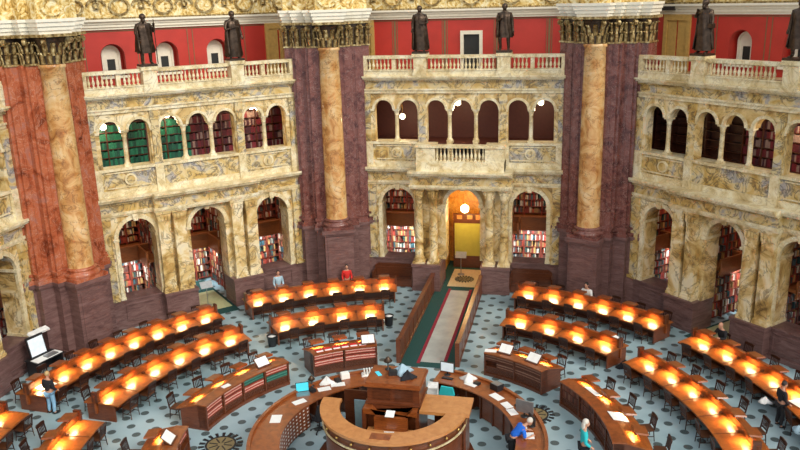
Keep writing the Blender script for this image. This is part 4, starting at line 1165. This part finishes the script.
def sheet(loc, rz, w, h, label, tilt=0.0, mat='paper', name='paper_sheet', cat='paper', t=.012):
    mb = MB(); mb.box(-w / 2, w / 2, -h / 2, h / 2, 0, t); mb.box(-w * .35, w * .35, h * .1, h * .3, t, t + .001)
    o = mb.build(name, mat, None, loc, (tilt, 0, rz)); return tag(o, label, cat)
sheet((.05, -.62, 2.17), 0, .3, .3, 'white paper on the sloped front ledge of the central podium', .3)
sheet((.0, -.72, 1.46), .1, .34, .34, 'white paper on the lower shelf of the central podium')
sheet(pol(4.4, 176, 1.04), .2, .38, .55, 'white paper on the left counter above the drawer fronts')
for q, (r_, a_, w, h) in enumerate(((4.6, 62, .5, .3), (4.55, 45, .55, .32), (4.5, 36, .45, .3), (4.45, 29.5, .45, .3), (4.6, 8.5, .4, .35), (4.5, 14.5, .3, .22))):
    sheet(pol(r_, a_, 1.04), rad(a_ - 90), w, h, 'white paper on the right counter, %s from its end at the aisle' % ORD[q], 0)
sheet(pol(7.98, 18.6, 1.0), rad(-71), .6, .6, 'large white sheet on the right bookcase desk', -.26)
sheet(pol(7.98, 32.5, 1.0), rad(-57), .75, .3, 'long white sheet near the top end of the right bookcase desk', -.26)
sheet(pol(7.6, 70, 1.055), 0, .5, .28, 'small white leaflet at the aisle end of the front right bookcase desk')
sheet(pol(15.0, 173.5, .80), rad(70), .7, .9, 'pale open papers on the outer left desk before the standing man')
sheet(pol(7.6, 162, 1.055), rad(60), .35, .22, 'small pinkish leaflet on the left bookcase desk')
sheet(pol(15.1, 19.5, .80), rad(-60), .6, .8, 'white papers under the lamp before the leaning man in dark suit', 0)
for i in range(6):
    a_ = 127.5 - i * 2.9
    o = sheet(pol(7.55, a_, 1.055), rad(a_ - 90), .30, .34, 'red and white pamphlet on the front left bookcase top, %s from the left' % ORD[i], 0, 'red_cloth', 'pamphlet', 'pamphlet', .02)
    mb = MB(); mb.box(-.15, .15, -.17, -.04, .02, .025); mb.build('white_lower_half', 'paper', o)
def book_stand(loc, rz, label, w=.62):
    root = tag(empty('reading_stand', loc, rz), label, 'book stand')
    T = Matrix.Translation((0, 0, .18)) @ Matrix.Rotation(rad(40), 4, 'X')
    mb = MB(); mb.box(-w / 2, w / 2, -.02, .02, -.0, .01); mb.box(-w / 2, w / 2, -.24, .24, -.02, 0, T); mb.box(-w / 2, w / 2, -.26, -.2, -.02, .04, T); mb.box(-.2, .2, 0, .1, 0, .18); mb.box(-.22, .22, -.15, .18, 0, .02); mb.build('slope', 'wood_dark', root)
    mb = MB(); mb.box(-w / 2 + .04, -.005, -.2, .2, 0, .02, T); mb.box(.005, w / 2 - .04, -.2, .2, 0, .02, T); mb.build('open_book', 'paper', root)
book_stand(pol(7.62, 111, 1.05), rad(21), 'white open volume on a dark slope at the aisle end of the front left bookcase')
book_stand(pol(7.8, 65.5, 1.03), rad(-24), 'white open volume on a dark slope, front right bookcase, nearer the aisle')
book_stand(pol(7.8, 55.5, 1.03), rad(-34), 'white open volume on a dark slope, front right bookcase, farther from the aisle')
book_stand(pol(7.8, 146.5, 1.03), rad(56), 'white open volume on a dark slope on the left bookcase desk')
book_stand(pol(7.7, 193, 1.03), rad(100), 'white open volume on a dark slope at the bottom edge left')

def laptop(loc, rz, label, scr='screen_teal', s=1.0):
    root = tag(empty('laptop', loc, rz), label, 'laptop'); root.scale = (s,) * 3
    mb = MB(); mb.box(-.17, .17, -.12, .12, 0, .02); mb.build('keyboard_base', 'grey_metal', root)
    mb = MB(); T = Matrix.Translation((0, .12, .02)) @ Matrix.Rotation(rad(-15), 4, 'X'); mb.box(-.17, .17, 0, .012, 0, .24, T); lid = mb.build('lid', 'black', root)
    mb = MB(); mb.box(-.155, .155, -.004, 0, .015, .225, T); mb.build('screen', scr, lid)
laptop(pol(4.6, 151, 1.03), rad(25), 'open laptop with blue screen on the left counter', s=1.5)
def monitor(loc, rz, label, s=1.0, scr='screen', back='black'):
    root = tag(empty('monitor', loc, rz), label, 'monitor'); root.scale = (s,) * 3
    mb = MB(); mb.lathe([(.11, 0), (.11, .015), (.03, .03)], n=12); mb.box(-.02, .02, -.01, .02, .02, .2); mb.build('foot', 'black', root)
    mb = MB(); mb.box(-.25, .25, -.02, .03, .12, .48); mb.build('housing', back, root)
    mb = MB(); mb.box(-.23, .23, -.025, -.02, .14, .46); mb.build('screen', scr, root)
monitor(pol(4.85, 76.5, 1.03), rad(-13), 'white-screened monitor at the aisle end of the right counter', 1.15)
monitor(pol(4.75, 24.5, 1.03), rad(160), 'large dark monitor before the person in blue', 1.3, 'glass_dark', 'grey_metal')
monitor(pol(4.8, 16, 1.03), rad(120), 'smaller black monitor beside the person in blue', .9, 'glass_dark')
def box_thing(name, loc, rz, dims, mat, label, cat, trim=None):
    root = tag(empty(name, loc, rz), label, cat); w, d, h = dims
    mb = MB(); mb.prism([(-w / 2, 0), (w / 2, 0), (w / 2 * .94, h), (-w / 2 * .94, h)], -d / 2, d / 2); mb.build('body', mat, root)
    mb = MB(); mb.box(-w * .42, w * .42, -d * .42, d * .42, h, h + .012); mb.build('lid', trim or mat, root); return root
box_thing('printer', pol(4.98, 50.5, 1.03), rad(-40), (.42, .34, .24), 'black', 'black printer on the right counter among papers', 'printer', 'grey_metal')
box_thing('telephone', pol(4.85, 33, 1.03), rad(-50), (.24, .2, .07), 'black', 'black telephone beside the row of papers on the right counter', 'telephone')
box_thing('telephone', pol(4.75, 60, 1.03), rad(-30), (.24, .2, .08), 'black', 'black telephone near the monitor on the right counter', 'telephone')
box_thing('keyboard', pol(4.55, 75, 1.03), rad(-13), (.45, .16, .03), 'black', 'black keyboard before the white-screened monitor', 'keyboard')
box_thing('white_carton', pol(4.75, 126.5, 1.03), rad(30), (.35, .25, .22), 'paper', 'small white carton at the far edge of the left counter', 'box')
box_thing('file_tray', pol(4.65, 112, 1.03), rad(20), (1.05, .35, .05), 'paper', 'long tray of white slips on the left counter near the podium', 'tray')
for i in range(9):
    a_ = 117 - i * 1.35
    o = sheet(pol(4.66, a_, 1.08), rad(22), .04, .26, 'white slip of cards standing in the long tray by the podium, %s' % (ORD[i] if i < 8 else 'last') + ' in the row', 0, 'paper', 'card_slip', 'card', .2)
def cloth_heap(name, loc, s, mat, label, cat, seed=1):
    rr = random.Random(seed); mb = MB(); k_ = [rr.uniform(0, 6) for _ in range(4)]
    f = lambda t, z: 1 + .28 * math.sin(3 * t + k_[0] + z * 9) + .16 * math.sin(5 * t + k_[1]) + .1 * math.sin(9 * t + k_[2])
    mb.lathe([(s, 0), (s * 1.05, s * .15), (s * .7, s * .45), (s * .35, s * .8), (s * .08, s * 1.15)], n=24, fold=f); return tag(mb.build(name, mat, None, loc), label, cat)
cloth_heap('crumpled_bag', pol(4.85, 65.5, 1.03), .26, 'white_cloth', 'crumpled white bag on the right counter beside the monitor', 'bag', 2)
cloth_heap('crumpled_bag', pol(4.75, 136, 1.03), .24, 'white_cloth', 'crumpled white bag standing on the left counter', 'bag', 4)
cloth_heap('jacket', (.2, .75, 3.0), .3, 'pale_blue', 'pale blue crumpled jacket on the podium top', 'jacket', 6)
cloth_heap('dark_bag', (.45, .45, 3.0), .24, 'black_cloth', 'dark cloth bag on the right of the podium top', 'bag', 8)
cloth_heap('handbag', pol(12.55, 52.3, .8), .22, 'white_cloth', 'black and white bag on the outer side of the inner front right desk', 'bag', 9)
cloth_heap('backpack', pol(11.9, 46.5, 0), .3, 'black_cloth', 'black backpack on the floor at the end of the inner front right desk', 'bag', 10)
cloth_heap('coat', pol(14.2, 23.0, .45), .2, 'white_cloth', 'white patterned coat heaped on a chair left of the leaning man', 'coat', 12)
cloth_heap('coat', pol(14.2, 14.5, .45), .2, 'pale_blue', 'pale patterned coat heaped on a chair right of the leaning man', 'coat', 13)
def desk_lamp(loc, label, s=1.0):
    root = tag(empty('desk_lamp', loc), label, 'lamp'); root.scale = (s,) * 3
    mb = MB(); mb.lathe([(.1, 0), (.1, .03), (.025, .05), (.02, .3)], n=12); mb.build('base', 'black', root)
    mb = MB(); mb.lathe([(.05, .42), (.14, .3), (.13, .27), (.04, .38)], n=14); mb.build('shade', 'bronze', root)
desk_lamp((-.35, .95, 3.0), 'small black shaded lamp at the back of the podium top', 1.1)
desk_lamp(pol(4.9, 143, 1.03), 'small black shaded lamp beside the laptop on the left counter')
o = sheet((-.6, .55, 3.01), .6, .14, .34, 'pale blue card on the left of the podium top', 0, 'screen_teal', 'card', 'card')
box_thing('black_device', (-.1, .6, 3.0), .2, (.3, .24, .14), 'black', 'black device in the middle of the podium top', 'device')
for i, (r_, a_, nm, lab) in enumerate(((4.55, 146, 'black_device', 'black device near the laptop on the left counter'), (4.6, 131, 'black_device', 'black device between the carton and crumpled bag on the left counter'))):
    box_thing(nm, pol(r_, a_, 1.03), rad(a_), (.3, .2, .1), 'black', lab, 'device')
for a_, r_, w in ((140.5, 4.35, .5), (132.5, 4.35, .55), (157.5, 4.3, .5)):
    sheet(pol(r_, a_, 1.035), rad(a_ + 70), w, .3, 'loose white papers on the left counter, %s' % {140.5: 'between laptop and bag', 132.5: 'before the white carton', 157.5: 'at the drawer end beside the laptop'}[a_])
# office chairs
def office_chair(loc, rz, mat, label, s=1.0):
    root = tag(empty('office_chair', loc, rz), label, 'chair'); root.scale = (s,) * 3
    mb = MB(); mb.ell((0, 0, .48), .26, .25, .06, 16, 8); mb.build('seat', mat, root)
    mb = MB(); mb.prism([(-.24, .55), (.24, .55), (.26, .85), (.2, 1.08), (-.2, 1.08), (-.26, .85)], -.29, -.22); mb.build('backrest', mat, root)
    mb = MB(); mb.cyl((0, 0, .12), (0, 0, .45), .03); mb.box(-.03, .03, -.28, 0, .42, .46); mb.box(-.03, .03, -.3, -.27, .42, .7); mb.build('column', 'black', root)
    for i in range(5):
        a = 2 * PI * i / 5; mb = MB(); mb.cyl((0, 0, .13), (.3 * math.cos(a), .3 * math.sin(a), .07), .025, .018, 6); mb.ell((.3 * math.cos(a), .3 * math.sin(a), .035), .03, .03, .035, 8, 6); mb.build('leg', 'black', root)
    for s_ in (-1, 1): mb = MB(); mb.box(s_ * .27 - .02, s_ * .27 + .02, -.15, .12, .66, .69); mb.box(s_ * .27 - .015, s_ * .27 + .015, -.02, .02, .46, .66); mb.build('armrest', 'black', root)
office_chair(pol(3.5, 155, 0), rad(50), 'black_cloth', 'black swivel office chair inside the left counter', 1.12)
office_chair((1.38, 3.6, 0), rad(-10), 'teal', 'turquoise office chair behind the monitor inside the right counter', 1.15)
# book cart
bc = tag(empty('book_cart', (.70, 3.75, 0), .05), 'white book cart between podium and turquoise chair', 'cart')
mb = MB(); mb.box(-.2, .2, -.25, .25, .12, .16); mb.box(-.2, .2, -.25, .25, .55, .58); mb.box(-.2, .2, -.25, .25, .95, .99); mb.box(-.2, .2, -.25, -.22, .12, 1.05); mb.box(-.2, .2, .22, .25, .12, 1.05); mb.build('frame', 'white_cloth', bc)
for sx in (-1, 1):
    for sy in (-1, 1): mb = MB(); mb.cyl((sx * .17 - .015, sy * .2, .06), (sx * .17 + .015, sy * .2, .06), .06, n=10); mb.build('wheel', 'black', bc)
# waste bins
def bin_(loc, label, mat):
    root = tag(empty('waste_bin', loc), label, 'bin')
    mb = MB(); mb.lathe([(.18, 0), (.23, .5), (.25, .52), (.22, .52), (.2, .46)], n=18); mb.build('bucket', mat, root)
    mb = MB(); mb.lathe([(.205, .40), (.19, .47), (.05, .5)], n=14); mb.build('liner', 'white_cloth', root)
bin_(pol(11.35, 132.6), 'black round waste bin at the left end of the inner front left desk', 'black')
bin_(pol(11.9, 103.8), 'small dark waste bin at the aisle end of the inner front left desk', 'black')

# console with catalogue terminal near the left pier
cs = tag(empty('terminal_console', pol(17.0, 166.2, 0), rad(76)), 'black console table holding a catalogue terminal beside the left pier', 'table')
mb = MB(); mb.box(-.7, .7, -.4, .4, .78, .84); mb.build('table_top', 'black', cs)
mb = MB(); mb.box(-.66, .66, .3, .36, .1, .78); mb.build('back_panel', 'black', cs)
for sx in (-1, 1): mb = MB(); mb.box(sx * .62 - .04, sx * .62 + .04, -.36, .36, 0, .78); mb.build('leg', 'black', cs)
mb = MB(); mb.box(-.64, .64, -.38, .1, .84, .86); mb.build('desk_mat', 'paper', cs)
tm = tag(empty('terminal', cs.location + V((0, 0, .86)), rad(75)), 'upright catalogue terminal with a white screen on the black console', 'computer')
T = Matrix.Translation((-.1, .15, 0)) @ Matrix.Rotation(rad(-12), 4, 'X')
mb = MB(); mb.box(-.42, .42, 0, .08, 0, .95, T); mb.build('housing', 'black', tm)
mb = MB(); mb.box(-.37, .37, -.01, 0, .08, .85, T); mb.build('screen', 'screen', tm)
mb = MB(); mb.box(-.1, .45, -.35, -.05, 0, .06); mb.build('keyboard', 'grey_metal', tm)
lm = tag(empty('wall_shelf_lamp', pol(17.55, 165.2, 1.75), rad(75)), 'white hooded lamp mounted above the catalogue terminal', 'lamp')
mb = MB(); mb.prism([(-.5, 0), (.5, .0), (.46, .1), (-.46, .1)], -.15, .12, Matrix.Rotation(.35, 4, 'X')); mb.build('hood', 'white_cloth', lm)
mb = MB(); mb.box(-.04, .04, .1, .3, -.05, .1); mb.build('bracket', 'black', lm)

box_thing('loudspeaker', wl(-1, -6.75, 14.5, 3.6), rad(-45), (.72, .16, .32), 'black', 'small black loudspeaker on the white cornice right of the right pier', 'speaker')
# dark settles under the front windows
for s, x, lab in ((-1, -3.85, 'dark panelled wooden settle under the front left arch'), (1, 3.75, 'dark panelled wooden settle under the front right arch')):
    st = tag(empty('settle', (x, A - .32, 0)), lab, 'bench')
    mb = MB(); mb.prism([(-1.1, .4), (1.1, .4), (1.1, 1.05), (.9, 1.2), (-.9, 1.2), (-1.1, 1.05)], .12, .2); mb.box(-1.0, 1.0, .1, .12, .5, 1.0); mb.build('back', 'wood_dark', st)
    mb = MB(); mb.box(-1.08, 1.08, -.35, .15, .40, .46); mb.build('seat', 'wood_dark', st)
    for q in (-1, 1): mb = MB(); mb.prism([(q * 1.1 - .04, 0), (q * 1.1 + .04, 0), (q * 1.1 + .04, .85), (q * 1.1 - .04, .85)], -.4, .2); mb.build('arm', 'wood_dark', st)
    mb = MB(); mb.box(-1.05, 1.05, -.3, .1, 0, .40); mb.build('base', 'wood_mid', st)

# ------------------------------------------------------------------ people
person(V((-14.05, .95, 0)), rad(-8), 'stand', 'black_cloth', 'jeans', 'hair_blond', 'blond man in black top and light blue jeans standing at the outer left desk')
person(pol(16.2, 111.5), rad(111.3 + 90), 'stand', 'red_cloth', 'black_cloth', 'hair_dark', 'dark-haired person in red standing below the pier left of the aisle')
person(pol(16.5, 124.3), rad(124.3 + 90), 'stand', 'pale_blue', 'black_cloth', 'hair_dark', 'person in pale blue standing at the outer desk near the left wall doorway')
person(pol(16.2, 65.8), rad(66 + 90), 'sit', 'white_cloth', 'black_cloth', 'hair_dark', 'dark-haired person in white seated below the pier right of the aisle', scale=1.12)
person(pol(16.3, 40.8), rad(40.8 + 90), 'sit', 'black_cloth', 'black_cloth', 'hair_dark', 'bald person in black seated near the right wall doorway', bald=True, scale=1.08)
person(pol(14.15, 19.0), rad(19 - 90), 'stand', 'black_cloth', 'black_cloth', 'hair_dark', 'dark-haired man in dark suit standing over the outer right desk')
person(pol(4.0, 8.5), rad(20 - 90), 'lean', 'blue', 'black_cloth', 'hair_grey', 'person in bright blue top bending over the right counter', long_sleeve=False, scale=1.05)
person(pol(6.38, 4.2), rad(-80), 'stand', 'teal', 'black_cloth', 'hair_grey', 'pale-haired woman in turquoise top walking beside the right bookcase desk', long_hair=True, scale=1.08)
chair(16.22, 65.8, False, 'dark wooden chair under the seated person in white', None, False)
chair(16.3, 40.8, False, 'dark wooden chair under the bald person in black', None, False)

# ------------------------------------------------------------------ light
w = bpy.data.worlds.new('World'); bpy.context.scene.world = w; w.use_nodes = True
nt = w.node_tree; nt.nodes.clear()
out = nt.nodes.new('ShaderNodeOutputWorld'); bg = nt.nodes.new('ShaderNodeBackground')
bg.inputs[0].default_value = (.84, .91, 1.0, 1); bg.inputs[1].default_value = .76
nt.links.new(bg.outputs[0], out.inputs[0])
def sun(rot, e, c, ang):
    li = bpy.data.lights.new('window_daylight', 'SUN'); li.energy = e; li.color = c; li.angle = rad(ang)
    o = bpy.data.objects.new('window_daylight', li); col.objects.link(o); o.rotation_euler = rot; return o
def look_dir(d):
    return Vector(d).to_track_quat('-Z', 'Y').to_euler()
sun(look_dir((-.75, .45, -.62)), 2.4, (1, .94, .82), 25)
sun(look_dir((-.15, .8, -.5)), .95, (1, .86, .64), 30)

# ------------------------------------------------------------------ camera
cam = bpy.data.cameras.new('camera'); co = bpy.data.objects.new('camera', cam); col.objects.link(co)
f_px, yaw, pitch, roll = 788.2, .219284, -.278547, -.026895
cam.sensor_width = 36; cam.lens = 36 * f_px / 800; cam.clip_end = 300
S_ = 1.17
co.location = (4.8094 * S_, -19.963 * S_, (12.7372 + .4) * S_)
cy, sy, cp, sp_ = math.cos(yaw), math.sin(yaw), math.cos(pitch), math.sin(pitch)
fw = V((-sy * cp, cy * cp, sp_)); rt = V((cy, sy, 0)); upv = rt.cross(fw)
cr, sr = math.cos(roll), math.sin(roll)
# image x = cr*a - sr*(-b): rotate the camera axes so that the picture rolls the same way
X_ = rt * cr + upv * sr; Y_ = rt * -sr + upv * cr
co.matrix_world = Matrix(((X_.x, Y_.x, -fw.x, co.location.x), (X_.y, Y_.y, -fw.y, co.location.y), (X_.z, Y_.z, -fw.z, co.location.z), (0, 0, 0, 1)))
sc = bpy.context.scene; sc.camera = co
sc.view_settings.view_transform = 'Standard'; sc.view_settings.look = 'None'; sc.view_settings.gamma = 1; sc.view_settings.exposure = 0.0
sc.view_settings.use_curve_mapping = False
